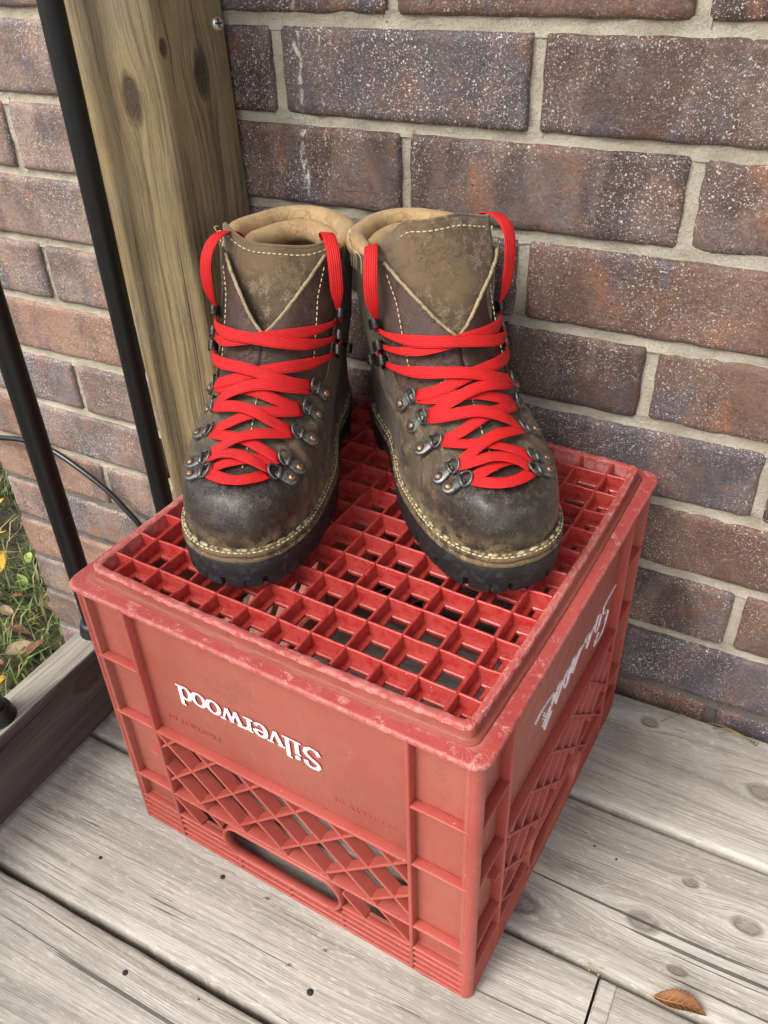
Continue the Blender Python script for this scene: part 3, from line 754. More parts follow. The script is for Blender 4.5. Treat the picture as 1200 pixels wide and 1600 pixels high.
# rim flange + worn ridge, swept round a rounded rectangle
def rrect(ins, rad, step=0.006):
    hx, hy = W / 2 - ins, D / 2 - ins; rad = max(rad, 0.001); out = []
    for (cx, cy, a0) in ((hx - rad, -hy + rad, -90), (hx - rad, hy - rad, 0), (-hx + rad, hy - rad, 90), (-hx + rad, -hy + rad, 180)):
        for k in range(9):
            a = math.radians(a0 + 90 * k / 8); out.append((cx + rad * math.cos(a), cy + rad * math.sin(a)))
    return out
def densify(lp, n=46):
    out = []
    for i, a in enumerate(lp):
        b = lp[(i + 1) % len(lp)]; out.append(a)
        if i % 9 == 8:
            for k in range(1, n): out.append((a[0] + (b[0] - a[0]) * k / n, a[1] + (b[1] - a[1]) * k / n))
    return out
RZ = H + 0.0111
def sweep(name, prof, mat, auto, bow=0.0):
    m_ = MB(); rows = []
    for ins, z, am in prof:
        lp = densify(rrect(ins, 0.0105 - ins * 0.35), 90 if max(q_[2] for q_ in prof) > 0.9 else 46); row = []
        for (x, y) in lp:
            a = 0.00048 * am
            if bow:
                fx_ = 1 - min(1.0, abs(x) / (W / 2)) ** 2; fy_ = 1 - min(1.0, abs(y) / (D / 2)) ** 2
                x, y = x * (1 + bow * fy_), y * (1 + bow * fx_)
            row.append((x + a * nz(x, y, z, 150) * 0.8 + a * .9 * nz(x, y, z, 520), y + a * nz(y, x, z + 5, 150) * 0.8 + a * .6 * nz(x, y, z + 3, 420), z + a * 0.7 * nz(x, y, 3, 160) + a * 1.0 * nz(x, y, 3, 620)))
        rows.append(row)
    m_.grid(rows + [rows[0]], True); return m_.build(name, mat, crate, auto=auto)
sweep('rim', [(0.006, 0.2702, 0), (-0.0018, 0.2702, 0), (-0.0028, 0.2708, 0.1), (-0.0031, 0.2720, .15), (-0.0029, 0.2734, .2), (-0.0020, 0.2744, .3), (-0.0004, 0.2747, .3), (0.0050, 0.2746, .35), (0.0135, 0.2744, .4), (0.0135, 0.2720, 0), (0.006, 0.2710, 0)], 'rim_plastic', 40)
sweep('rim_groove', [(0.0090, 0.2680, 0), (0.0090, 0.2752, .3), (0.0098, 0.2764, .4), (0.0112, 0.2768, .4), (0.0120, 0.2776, .3), (0.0130, RZ - 0.0030, .4), (0.0150, RZ - 0.0030, 0), (0.0150, 0.2680, 0)], 'groove_plastic', 35, 0.022)
sweep('worn_ridge', [(0.0130, RZ - 0.0036, 1), (0.0131, RZ - 0.0010, 1.3), (0.0136, RZ - 0.0002, 1.5), (0.0155, RZ + 0.0000, 1.5), (0.0174, RZ - 0.0002, 1.5), (0.0183, RZ - 0.0008, 1.4), (0.0186, RZ - 0.0030, 1), (0.0188, 0.2700, 0), (0.0152, 0.2700, 0), (0.0152, RZ - 0.0036, 0)], 'ridge_plastic', 40, 0.022)
# grid slats
gx = [-W / 2 + W / 2 + (k - 5) * 0.0261 for k in range(11)]
gyv = [(k - 5) * 0.0263 for k in range(11)]
IN = 0.0158
def gslat(axis, c, seed):
    span = (D if axis == 'y' else W) / 2 - IN; n = 66; P = []
    prof = [(-0.0014, 0.2740), (-0.0011, RZ - 0.0016), (-0.0008, RZ - 0.0005), (0.0, RZ - 0.0002), (0.0008, RZ - 0.0005), (0.0011, RZ - 0.0016), (0.0014, 0.2740)]
    for i in range(n + 1):
        t = -span + 2 * span * i / n; row = []
        e = span - abs(t)
        sag = 0.0022 * max(0, nz(t + seed, seed, 0, 26)) * sm(e, 0.0, 0.012) * (1 if e < 0.075 else 0.35)
        if axis == 'x': sag += 0.00025
        wj = 0.0006 * nz(t, seed, 3, 40)
        for (q, z) in prof:
            up = z > 0.279
            zz = z - (sag + 0.00022 * nz(t, q + seed, 4, 400) if up else (0.0001 if axis == 'x' else 0)); off_ = q + (wj + 0.00015 * nz(t, seed, 7, 300) if up else 0)
            row.append((c + off_, t, zz) if axis == 'y' else (t, c + off_, zz))
        P.append(row)
    m_ = MB(); m_.grid(P, True); m_.build('grid_slat', 'deep_plastic', crate, auto=60)
for i, x in enumerate(gx): gslat('y', x, i * 3.7)
for i, y in enumerate(gyv): gslat('x', y, 50 + i * 2.9)
for i, x in enumerate(gx): solid_box('grid_foot', (x - 0.0058, -D / 2 + IN - .001, 0.2715), (x + 0.0058, D / 2 - IN + .001, 0.2752), 'deep_plastic', crate, 0.0008, 1)
for i, y in enumerate(gyv): solid_box('grid_foot', (-W / 2 + IN - .001, y - 0.0058, 0.2711), (W / 2 - IN + .001, y + 0.0058, 0.2747), 'deep_plastic', crate, 0.0008, 1)
for i in range(2):
    s_ = -1 if i == 0 else 1
    a, b = sorted((s_ * (W / 2 - IN + 0.0008), s_ * (W / 2 - IN - 0.0080)))
    solid_box('grid_edge', (a, -D / 2 + IN, 0.2708), (b, D / 2 - IN, 0.2743), 'deep_plastic', crate, 0.0005, 1)
    a, b = sorted((s_ * (D / 2 - IN + 0.0008), s_ * (D / 2 - IN - 0.0080)))
    solid_box('grid_edge', (-W / 2 + IN, a, 0.2704), (W / 2 - IN, b, 0.2739), 'deep_plastic', crate, 0.0005, 1)

# ---- raised lettering. Reading frame is upside down: x_read = -s, y_read = -z
pan0 = panels[0]; wd0, fr0 = FR(0)
def stroke(mb_, pts, wid, place, h, z0=0.0):
    n = len(pts); L_, R_ = [], []
    for i, q in enumerate(pts):
        a = pts[max(0, i - 1)]; b = pts[min(n - 1, i + 1)]
        t = Vector((b[0] - a[0], b[1] - a[1]))
        t = t.normalized() if t.length > 1e-9 else Vector((1, 0)); w_ = (wid[i] if hasattr(wid, '__len__') else wid) / 2
        L_.append((q[0] - t.y * w_, q[1] + t.x * w_)); R_.append((q[0] + t.y * w_, q[1] - t.x * w_))
    vs = []
    for l, r_ in zip(L_, R_): vs += [place(l[0], l[1], z0 + h), place(r_[0], r_[1], z0 + h), place(r_[0], r_[1], z0 - 0.0004), place(l[0], l[1], z0 - 0.0004)]
    fs = []
    for i in range(n - 1):
        for k in range(4): fs.append((4 * i + k, 4 * i + (k + 1) % 4, 4 * (i + 1) + (k + 1) % 4, 4 * (i + 1) + k))
    fs += [(0, 1, 2, 3), tuple(4 * (n - 1) + k for k in range(4))]
    mb_.add(vs, fs)
def arc(cx, cy, rx, ry, a0, a1, n=14): return [(cx + rx * math.cos(math.radians(a0 + (a1 - a0) * i / n)), cy + ry * math.sin(math.radians(a0 + (a1 - a0) * i / n))) for i in range(n + 1)]
def wmod(pts, thin, thick, rev=False):      # contrast: verticals thick, horizontals thin
    out = []
    for i in range(len(pts)):
        a = pts[max(0, i - 1)]; b = pts[min(len(pts) - 1, i + 1)]
        t = Vector((b[0] - a[0], b[1] - a[1])); t = t.normalized() if t.length > 1e-9 else Vector((0, 1))
        out.append(thin + (thick - thin) * abs(t.y) ** 1.4)
    return out
TN, TK = 0.15, 0.29
def serif(x, y, w=0.62): return ([(x - w / 2, y), (x + w / 2, y)], 0.13)
S_ = arc(0.55, 1.5, 0.46, 0.44, 20, 200, 10) + arc(0.62, 0.52, 0.50, 0.48, 120, -160, 14)[2:]
GLY = {   # unit = x-height 1; strokes (points, width)
 'S': (1.25, [([(1.02, 1.42), (0.98, 1.72), (0.78, 1.93), (0.55, 1.96), (0.30, 1.88), (0.16, 1.62), (0.24, 1.34), (0.55, 1.12), (0.86, 0.90), (1.02, 0.62), (0.94, 0.26), (0.70, 0.04), (0.45, 0.02), (0.22, 0.14), (0.10, 0.50)], None)]),
 'i': (0.62, [([(0.31, 0.02), (0.31, 1.0)], TK), serif(0.31, 0.06), ([(0.06, 0.95), (0.32, 0.95)], 0.13), (arc(0.31, 1.45, 0.11, 0.11, 0, 360, 10), 0.2)]),
 'l': (0.62, [([(0.31, 0.02), (0.31, 1.9)], TK), serif(0.31, 0.06), ([(0.06, 1.85), (0.32, 1.85)], 0.13)]),
 'v': (1.02, [([(0.12, 0.98), (0.52, 0.04)], TK), ([(0.52, 0.04), (0.88, 0.98)], TN), serif(0.14, 0.95, 0.5), serif(0.88, 0.95, 0.44)]),
 'e': (1.00, [([(0.14, 0.56), (0.88, 0.56)], 0.13), (arc(0.52, 0.5, 0.40, 0.47, 10, 325, 22), None)]),
 'r': (0.80, [([(0.31, 0.02), (0.31, 1.0)], TK), serif(0.33, 0.06, 0.66), ([(0.06, 0.95), (0.32, 0.95)], 0.13), ([(0.34, 0.66), (0.46, 0.86), (0.62, 0.95), (0.76, 0.86)], 0.2)]),
 'w': (1.55, [([(0.12, 0.98), (0.46, 0.04)], TK), ([(0.46, 0.04), (0.78, 0.98)], TN), ([(0.74, 0.98), (1.08, 0.04)], TK), ([(1.08, 0.04), (1.40, 0.98)], TN), serif(0.14, 0.95, 0.48), serif(1.40, 0.95, 0.42)]),
 'o': (1.08, [(arc(0.54, 0.5, 0.43, 0.46, 0, 360, 28), None)]),
 'd': (1.15, [(arc(0.50, 0.5, 0.38, 0.46, 30, 330, 22), None), ([(0.84, 0.03), (0.84, 1.9)], TK), serif(0.95, 0.06, 0.36), ([(0.58, 1.85), (0.85, 1.85)], 0.13)])}
word = 'Silverwood'
tot = sum(GLY[c][0] for c in word)
U0, U1 = -0.1190, -0.2465      # crate u of first and last edge (S at the right, d at the left)
unit = (U0 - U1) / tot; VU = 0.0138
ZB = 0.2062                    # baseline (upper edge, as the word hangs upside down)
xcur = 0.0
for ci, ch in enumerate(word):
    m_ = MB()
    for si, (pts, wid) in enumerate(GLY[ch][1]):
        yy = (lambda b: b * 0.755) if ch == 'S' else (lambda b: b if b <= 1 else 1 + (b - 1) * 0.53)
        pp = [((xcur + a) * unit, yy(b) * VU) for a, b in pts]
        if wid is None: ww = [q * unit * 1.0 for q in wmod(pts, TN, TK + 0.02)]
        else: ww = wid * unit
        place = lambda a, b, hgt: fr0(W + U0 - a, PD - hgt, ZB - b)
        stroke(m_, pp, ww, place, 0.0012 + 0.00006 * si)
    lo = m_.build('letter', 'letter_white', pan0, False)
    lo.data.materials.append(M['letter_side'])
    for pl in lo.data.polygons:
        if abs(pl.normal.y) < 0.5: pl.material_index = 1
    xcur += GLY[ch][0]
def emboss(txt, side, s_left, z, size, par):
    cu = bpy.data.curves.new('embossed_text', 'FONT'); cu.body = txt; cu.size = size; cu.extrude = 0.0004; cu.space_character = 1.25
    cu.materials.append(M['rail_plastic'])
    tmp = bpy.data.objects.new('tmp', cu); scene.collection.objects.link(tmp)
    me = bpy.data.meshes.new_from_object(tmp.evaluated_get(bpy.context.evaluated_depsgraph_get()))
    bpy.data.objects.remove(tmp); me.name = 'embossed_text'
    o = bpy.data.objects.new('embossed_text', me); scene.collection.objects.link(o); o.parent = par
    wd, fr = FR(side); loc = Vector(fr(s_left, PD - 0.0001, z)); o.location = loc
    ez = Vector(fr(0, -1, 0)) - Vector(fr(0, 0, 0)); ey = Vector((0, 0, -1)); ex = ey.cross(ez)
    o.rotation_euler = Matrix((ex, ey, ez)).transposed().to_euler()
emboss('PROPERTY OF', 0, W - 0.0625, 0.1635, 0.0066, pan0)
emboss('PROPRIETE DE', 0, W - 0.2135, 0.1635, 0.0066, pan0)
emboss('PROPERTY OF', 1, D - 0.060, 0.1635, 0.0066, panels[1])
# script lettering on the other long panel, as (v, z) strokes
SCRIPT = [[(0.2831, 0.1915), (0.262, 0.1911), (0.2522, 0.1897), (0.2508, 0.1851), (0.2532, 0.18), (0.2669, 0.1745), (0.265, 0.1654), (0.2567, 0.1555), (0.2367, 0.1576), (0.2388, 0.1612), (0.2469, 0.165)], [(0.2438, 0.1885), (0.2368, 0.1908), (0.2329, 0.1803), (0.2363, 0.174), (0.2423, 0.1748), (0.2455, 0.1837), (0.2438, 0.1885)], [(0.2312, 0.1869), (0.2238, 0.1857), (0.2178, 0.1782), (0.2123, 0.1767)], [(0.218, 0.1889), (0.2105, 0.1902), (0.2081, 0.1867)], [(0.218, 0.1889), (0.2174, 0.1831), (0.2137, 0.176)], [(0.2038, 0.1892), (0.1963, 0.1913), (0.1885, 0.187), (0.181, 0.178), (0.1859, 0.1803), (0.195, 0.1879), (0.2038, 0.1892)], [(0.1885, 0.1909), (0.1811, 0.1936), (0.175, 0.1881), (0.1703, 0.1812), (0.1758, 0.1851), (0.1826, 0.1923)], [(0.1752, 0.1912), (0.1676, 0.1915), (0.1622, 0.1877), (0.165, 0.1765), (0.1711, 0.1782), (0.1764, 0.1867), (0.1752, 0.1912)], [(0.1567, 0.1929), (0.1504, 0.1933), (0.1458, 0.1867), (0.147, 0.177), (0.1495, 0.1797), (0.1561, 0.1867), (0.1567, 0.1929)], [(0.1407, 0.1955), (0.1291, 0.1986), (0.1153, 0.2005), (0.1046, 0.198)], [(0.1407, 0.1955), (0.1402, 0.1888), (0.136, 0.1852), (0.1219, 0.1771)], [(0.1386, 0.1781), (0.1324, 0.1742), (0.1264, 0.1695)], [(0.1204, 0.1943), (0.1243, 0.1892), (0.1212, 0.1901), (0.1252, 0.185), (0.121, 0.1865)]]
wd1, fr1 = FR(1)
for i, st in enumerate(SCRIPT):
    path = cat([(a, b, 0) for a, b in st], max(8, len(st) * 5)); m_ = MB()
    stroke(m_, [(q.x, q.y) for q in path], 0.0006, lambda a, b, hgt: fr1(a, PD - hgt, b), 0.0010 + 0.00005 * i)
    m_.build('letter_stroke', 'letter_white', panels[1], False)

# ================================================================== BOOTS
FRONT = [(0.2830, 0.0290), (0.2855, 0.0390), (0.2850, 0.0510), (0.2790, 0.0640), (0.2665, 0.0725), (0.2490, 0.0780), (0.2270, 0.0850), (0.2080, 0.0970), (0.1905, 0.1105), (0.1755, 0.1240), (0.1630, 0.1380), (0.1530, 0.1520), (0.1460, 0.1650), (0.1425, 0.1740)]
BACK = [(0.0095, 0.0290), (0.0045, 0.0450), (0.0045, 0.0650), (0.0100, 0.0900), (0.0170, 0.1150), (0.0205, 0.1380), (0.0190, 0.1540), (0.0165, 0.1680)]
NU = 201
FS = cat([(a, 0, b) for a, b in FRONT], NU); BS = cat([(a, 0, b) for a, b in BACK], NU)
KEYS = [(0.00, (0.0345, 0.0370, 0.0500, 0.0490), 4.6), (0.14, (0.0350, 0.0385, 0.0505, 0.0485), 4.2), (0.30, (0.0355, 0.0400, 0.0480, 0.0420), 3.5),
        (0.45, (0.0355, 0.0420, 0.0450, 0.0375), 3.0), (0.65, (0.0370, 0.0460, 0.0450, 0.0380), 2.7), (0.85, (0.0385, 0.0480, 0.0460, 0.0400), 2.5), (1.0, (0.0400, 0.0500, 0.0475, 0.0415), 2.5)]
def keyed(u):
    for i in range(len(KEYS) - 1):
        a, b = KEYS[i], KEYS[i + 1]
        if u <= b[0]:
            t = (u - a[0]) / (b[0] - a[0]); t = t * t * (3 - 2 * t)
            return [p_ + (q_ - p_) * t for p_, q_ in zip(a[1], b[1])], a[2] + (b[2] - a[2]) * t
    return list(KEYS[-1][1]), KEYS[-1][2]

class Boot:
    def __init__(s, side): s.side = side       # side = +1: inner (big-toe) side is +Y
    def raw(s, u, ph):
        u = max(0.0, min(1.0, u)); f = u * (NU - 1); i = min(int(f), NU - 2); t = f - i
        F = FS[i].lerp(FS[i + 1], t); B = BS[i].lerp(BS[i + 1], t)
        c = math.cos(ph); ss = 0.5 + 0.5 * c
        w, n = keyed(u)
        x4 = ss * 3; k = min(int(x4), 2); tt = x4 - k; tt = tt * tt * (3 - 2 * tt)
        hw = w[k] + (w[k + 1] - w[k]) * tt
        hw *= max(0.0, 1 - abs(c) ** n) ** (1 / 2.2)
        med = 1 if (math.sin(ph) > 0) == (s.side > 0) else -1
        low = 1 - sm(u, 0.2, 0.5)
        hw *= 1 + low * (-0.13 if med > 0 else 0.05) * sm(ss, 0.4, 0.75) - low * 0.10 * (1 if med > 0 else 0.2) * math.exp(-((ss - 0.42) / 0.16) ** 2)
        P = B.lerp(F, ss)
        y = math.copysign(hw, math.sin(ph)) + s.side * low * 0.0015 * ss ** 3
        P = Vector((P.x, y, P.z))
        if u < 0.3: P.z += 0.003 * sm(P.x, 0.2, 0.285) * (1 - u / 0.3)
        return P
    def nrm(s, u, ph):
        e = 0.004; du = s.raw(min(1, u + e), ph) - s.raw(max(0, u - e), ph); dp = s.raw(u, ph + 0.02) - s.raw(u, ph - 0.02)
        n = dp.cross(du)
        if n.length < 1e-12: return Vector((1, 0, 0))
        n.normalize()
        c = s.raw(u, 0).lerp(s.raw(u, PI), 0.5)
        if n.dot(s.raw(u, ph) - c) < 0: n = -n
        return n
    def S(s, u, ph, off=0.0):
        q = s.raw(u, ph)
        return q + s.nrm(u, ph) * off if off else q
    def phi_y(s, u, y):       # front-half angle at which |y| is reached
        lo, hi = 0.0, PI / 2
        for _ in range(22):
            m = (lo + hi) / 2
            if abs(s.raw(u, math.copysign(m, y)).y - s.raw(u, 0).y) < abs(y): lo = m
            else: hi = m
        return math.copysign((lo + hi) / 2, y)

def capsule(mb_, a, b, r, n=6):
    a, b = Vector(a), Vector(b); d = b - a
    mb_.tube([a, a + d * 0.12, a + d * 0.5, a + d * 0.88, b], [r * 0.35, r * 0.85, r, r * 0.85, r * 0.35], n)

def stitches(mb_, pts, ln, gap, r):
    acc = 0.0; start = None; L = 0.0
    P = [Vector(q) for q in pts]; cum = [0.0]
    for i in range(1, len(P)): cum.append(cum[-1] + (P[i] - P[i - 1]).length)
    def at(d):
        for i in range(1, len(P)):
            if cum[i] >= d: return P[i - 1].lerp(P[i], (d - cum[i - 1]) / max(1e-9, cum[i] - cum[i - 1]))
        return P[-1]
    d = 0.0
    while d + ln < cum[-1]:
        w_ = 1 + 0.35 * nz(d, r * 900, 1, 90); capsule(mb_, at(d), at(d + ln * min(1.0, w_)), r * (0.75 + 0.25 * w_)); d += ln + gap

def make_boot(name, label, toe, ang, side, kind):
    a = math.radians(ang); hd = Vector((math.sin(a), -math.cos(a), 0))
    o = Vector((toe[0], toe[1], 0)) - hd * 0.285
    B = empty(name, (o.x, o.y, RZ + 0.0012), a - PI / 2, label, 'boot', 'pair of hiking boots on the crate')
    bt = Boot(side); rnb = random.Random(5 + side)
    # ---------------- outsole with lugs, midsole, welt
    NP = 360
    def outl(off):
        out = []
        for k in range(NP):
            ph = 2 * PI * k / NP - PI
            n = bt.nrm(0.0, ph); n.z = 0; n.normalize(); q = bt.raw(0.0, ph)
            out.append((q + n * (off + 0.0036 * max(0.0, n.x) ** 1.5), n, ph))
        return out
    spring = lambda x: 0.0045 * sm(x, 0.205, 0.285)
    cum = 0.0; base = outl(0.0026); ds = []
    for k in range(NP): ds.append(cum); cum += (base[(k + 1) % NP][0] - base[k][0]).length
    rows = []
    lv = [(0.0, -0.0012), (0.0010, 0.0), (0.0060, 0.0003), (0.0085, 0.0005), (0.0120, 0.0009), (0.0205, 0.0016), (0.0218, 0.0010), (0.0218, -0.02)]
    for z, ofs in lv:
        row = []
        for k, (q, n, ph) in enumerate(base):
            dd = (ds[k] + 0.012) % 0.030; notch = 1.0 if dd < 0.0022 else (0.3 if (ds[k] + 0.025) % 0.030 < 0.0012 else 0.0)
            ins = -0.0045 * notch if z < 0.0070 else 0.0
            pnt = q + n * (ofs + ins + 0.0004 * nz(q.x, q.y, z, 60)); arch = 0.0
            if 0.085 < q.x < 0.112 and z < 0.0118: arch = 0.010
            row.append((pnt.x, pnt.y, max(z, arch) + spring(q.x)))
        rows.append(row)
    m_ = MB(); m_.grid(rows, True); m_.f.append(tuple(range(NP))); so = m_.build('outsole', 'rubber', B, auto=35)
    def layer(name, mat, z0, z1, of, am):
        rows = []; L_ = outl(of)
        for z, e in ((z0, -0.02), (z0, -0.0004), (z0 + (z1 - z0) * 0.25, 0.0004), (z0 + (z1 - z0) * 0.75, 0.0004), (z1, -0.0006), (z1 + 0.0001, -0.004), (z1 + 0.0003, -0.012)):
            row = []
            for q, n, ph in L_:
                w_ = q + n * (e + am * nz(q.x, q.y, z, 90) + am * .5 * nz(q.x, q.y, z, 300))
                row.append((w_.x, w_.y, z + spring(q.x) + am * 0.6 * nz(q.x, q.y, z, 120)))
            rows.append(row)
        m2 = MB(); m2.grid(rows, True); return m2.build(name, mat, B, auto=50)
    layer('midsole', 'welt_leather', 0.0219, 0.0258, 0.0038, 0.0003)
    we = layer('welt', 'welt_leather', 0.0262, 0.0305, 0.0034, 0.0007)
    # heavy welt stitches lying between welt and upper
    m_ = MB(); L_ = outl(0.0012)
    path = [(q.x, q.y, 0.0309 + spring(q.x)) for q, n, ph in L_ if abs(ph) < 2.3]
    stitches(m_, path, 0.0074, 0.0020, 0.0013); m_.build('welt_stitching', 'welt_thread', we)
    m_ = MB(); L_ = outl(0.0030); path = [(q.x, q.y, 0.0302 + spring(q.x)) for q, n, ph in L_ if abs(ph) < 2.3]
    stitches(m_, path, 0.0030, 0.0012, 0.0005); m_.build('welt_stitching', 'thread', we)
    # ---------------- vamp + quarters: one skin with a stepped top edge
    QF = 1.12
    def topu(ph):
        p_ = abs(ph)
        front = 0.675 - 0.165 * sm(p_, 0.1, QF)
        return front + (1.0 - front) * sm(p_, QF - 0.10, QF + 0.22)
    NPH, NV = 200, 74; rows = []
    for i in range(NV + 1):
        v = i / NV; row = []
        for k in range(NPH):
            ph = -PI + 2 * PI * k / NPH
            u = v * topu(ph)
            q = bt.S(u, ph); n = bt.nrm(u, ph)
            wr = 0.0009 * nz(q.x + side, q.y, q.z, 34) + 0.00045 * nz(q.x, q.y + side, q.z, 95)
            if 0.16 < q.x < 0.25 and q.z > 0.045: wr += 0.0014 * math.sin(q.x * 330 + 9 * nz(q.x, q.y, q.z, 25)) * sm(q.x, 0.16, 0.19) * (1 - sm(q.x, 0.225, 0.25)) * sm(abs(q.y), 0.012, 0.03)
            if v < 0.02: wr += 0.001
            row.append(q + n * (wr + 0.0006))
        rows.append(row)
    m_ = MB(); m_.grid(rows, True); va = m_.build('vamp', 'vamp_leather', B)
    md = va.modifiers.new('thick', 'SOLIDIFY'); md.thickness = 0.0022; md.offset = -1
    # seam stitching (double row) and the piece edge
    for dd in (0.020, 0.034):
        for sg in (-1, 1):
            m_ = MB(); path = []
            for k in range(40):
                ph = sg * (0.10 + (QF - 0.22) * k / 39); path.append(bt.S(topu(ph) - dd, ph, 0.0016))
            stitches(m_, path, 0.0022, 0.0010, 0.00045); m_.build('seam_stitching', 'thread', va)
    m_ = MB(); path = [bt.S(0.30 + 0.30 * k / 30, 0.03 * side, 0.0015) for k in range(31)]
    stitches(m_, path, 0.0028, 0.0012, 0.0005); m_.build('seam_stitching', 'thread', va)
    # ---------------- shaft flaps with V opening, pale cut edges
    UV0 = 0.785
    def phv(u, sg):
        t = max(0.0, (u - UV0) / (1 - UV0))
        y = 0.0385 * t ** 0.86 + 0.0003
        if kind == 'high' and sg == 1: y = 0.0385 * t ** 0.7 + 0.0003
        return bt.phi_y(u, sg * y)
    for sg in (-1, 1):
        rows = []; edge = []; edgen = []
        for i in range(41):
            u = 0.44 + 0.565 * i / 40; u = min(u, 1.0); p0 = phv(u, sg); p1 = sg * (QF + 0.28); row = []
            for k in range(22):
                ph = p0 + (p1 - p0) * k / 21; q = bt.S(u, ph); n = bt.nrm(u, ph)
                lift = 0.0
                if kind == 'high' and sg == 1: lift = 0.010 * sm(u, UV0, 1.0) * (1 - k / 21) ** 2
                dd = -0.0016 + lift + 0.0007 * nz(q.x, q.y + sg, q.z, 45) + (0.0009 if sg == side else 0)
                row.append(q + n * dd)
            rows.append(row); edge.append(row[0]); edgen.append(bt.nrm(u, p0))
        m_ = MB(); m_.grid(rows); fl = m_.build('flap', 'flap_leather', B)
        md = fl.modifiers.new('thick', 'SOLIDIFY'); md.thickness = 0.0018; md.offset = -1
        ed = [e - n * 0.0008 for e, n in zip(edge, edgen)][24:]
        ed = [q + Vector((0.0003 * nz(q.z, 1, side, 900), 0.0005 * nz(q.z, 2, sg, 420) + 0.0003 * nz(q.z, 2, sg, 1100), 0)) for q in cat(ed, 90)]
        m_ = MB(); m_.tube(ed, [0.0013 + 0.0003 * nz(q.z, 5, sg, 500) for q in ed], 8); m_.build('cut_edge', 'edge_leather', fl)
        m_ = MB(); path = []
        for k in range(30):
            u = 0.64 + 0.33 * k / 29; yy = 0.0335 + 0.004 * sm(u, 0.85, 1.0)
            path.append(bt.S(u, bt.phi_y(u, sg * yy), 0.0006 if not (kind == 'high' and sg == 1) else 0.002))
        stitches(m_, path, 0.0027, 0.0013, 0.00042); m_.build('flap_stitching', 'thread', fl)
    # ---------------- tongue
    rows = []; NT = 34; NW = 30
    for i in range(NT + 1):
        v = i / NT; row = []
        for k in range(NW + 1):
            w = -1 + 2 * k / NW
            hwid = 0.030 + 0.010 * sm(v, 0.1, 0.6)
            if kind == 'high':
                zt = 0.1985 - 0.022 * sm(-w, 0.45, 1.0) - 0.004 * sm(w, 0.2, 1.0) + 0.001 * math.sin(w * 4)
                y = hwid * w * (0.94 if w > 0 else 1.0) + (0.003 if w > 0 else 0)
                xf = 0.150 - 0.030 * v - (0.016 + 0.008 * v) * (w * w if w < 0 else w * w * 0.35)
            else:
                zt = 0.1830 - 0.004 * w - 0.006 * (1 - w * w) + 0.0015 * math.sin(w * 5 + 1)
                y = hwid * w
                xf = 0.146 - 0.034 * v - 0.018 * w * w + 0.006 * (v ** 3)
            z = 0.112 + (zt - 0.112) * v
            xf += 0.012 * (1 - v) ** 2 + 0.0022 * nz(y, z, side * 3.0, 40)
            row.append((xf, y, z))
        rows.append(row)
    m_ = MB(); m_.grid(rows); tg = m_.build('tongue', 'tongue_leather', B)
    md = tg.modifiers.new('thick', 'SOLIDIFY'); md.thickness = 0.0032; md.offset = 0
    path = []
    it = NT - 2
    for k in range(1, NW):
        q0 = Vector(rows[it][k]); path.append(q0 + Vector((0.0020, 0, 0)))
    if kind == 'high':
        path = [Vector(rows[i][1]) + Vector((0.0016, -0.0004, 0)) for i in range(NT - 12, NT - 2)] + path
    m_ = MB(); stitches(m_, path, 0.0030, 0.0012, 0.00055); m_.build('tongue_stitching', 'thread', tg)
    m_ = MB(); m_.tube([Vector(q) + Vector((0, 0, 0.0004)) for q in rows[NT]], 0.00175, 8); m_.build('tongue_edge', 'tongue_leather', tg)
    # ---------------- padded collar rolls and lining
    def roll(u, ph0, off, dz, r, name):
        path = []; rad = []; n = 64
        for k in range(n + 1):
            t = k / n; ph = ph0 + (2 * PI - 2 * ph0) * t
            q = bt.S(u, ph if ph <= PI else ph - 2 * PI); c = bt.S(u, 0).lerp(bt.S(u, PI), 0.5)
            d = (q - c); d.z = 0; d.normalize()
            path.append(q - d * off + Vector((0, 0, dz + 0.004 * math.sin(PI * t) ** 2 + 0.0006 * nz(q.x, q.y, u, 60))))
            e = min(t, 1 - t); rad.append(r * (0.45 + 0.55 * sm(e, 0.0, 0.14)) * (1 + 0.05 * nz(q.x, q.y, u, 45)))
        m2 = MB(); m2.tube(path, rad, 20); return m2.build(name, 'lining_leather', B)
    roll(1.0, 1.22, 0.0050, -0.0005, 0.0080, 'collar_roll')
    roll(0.95, 1.12, 0.0160, -0.0015, 0.0085, 'collar_roll')
    rows = []
    for i in range(14):
        u = 1.0 - 0.62 * i / 13; row = []
        for k in range(72):
            ph = 1.15 + (2 * PI - 2.3) * k / 71; row.append(bt.S(u, ph if ph <= PI else ph - 2 * PI, -0.0055))
        rows.append(row)
    m_ = MB(); m_.grid(rows); m_.f.append(tuple(13 * 72 + k for k in range(72))); m_.build('lining', 'lining_leather', B)
    # ---------------- hardware
    def frame(u, ph):
        P_ = bt.S(u, ph); n = bt.nrm(u, ph)
        up = bt.S(min(1, u + 0.01), ph) - bt.S(u - 0.01, ph); up = (up - n * up.dot(n)).normalized()
        inn = n.cross(up); sgn = 1 if ph > 0 else -1
        tgt = bt.S(u, 0) - P_
        if inn.dot(tgt) < 0: inn = -inn
        return P_, n, up, inn
    ROWS = [(0.255, 0.0210), (0.300, 0.0245), (0.385, 0.0285), (0.475, 0.0310), (0.540, 0.0340)]
    rings = {}
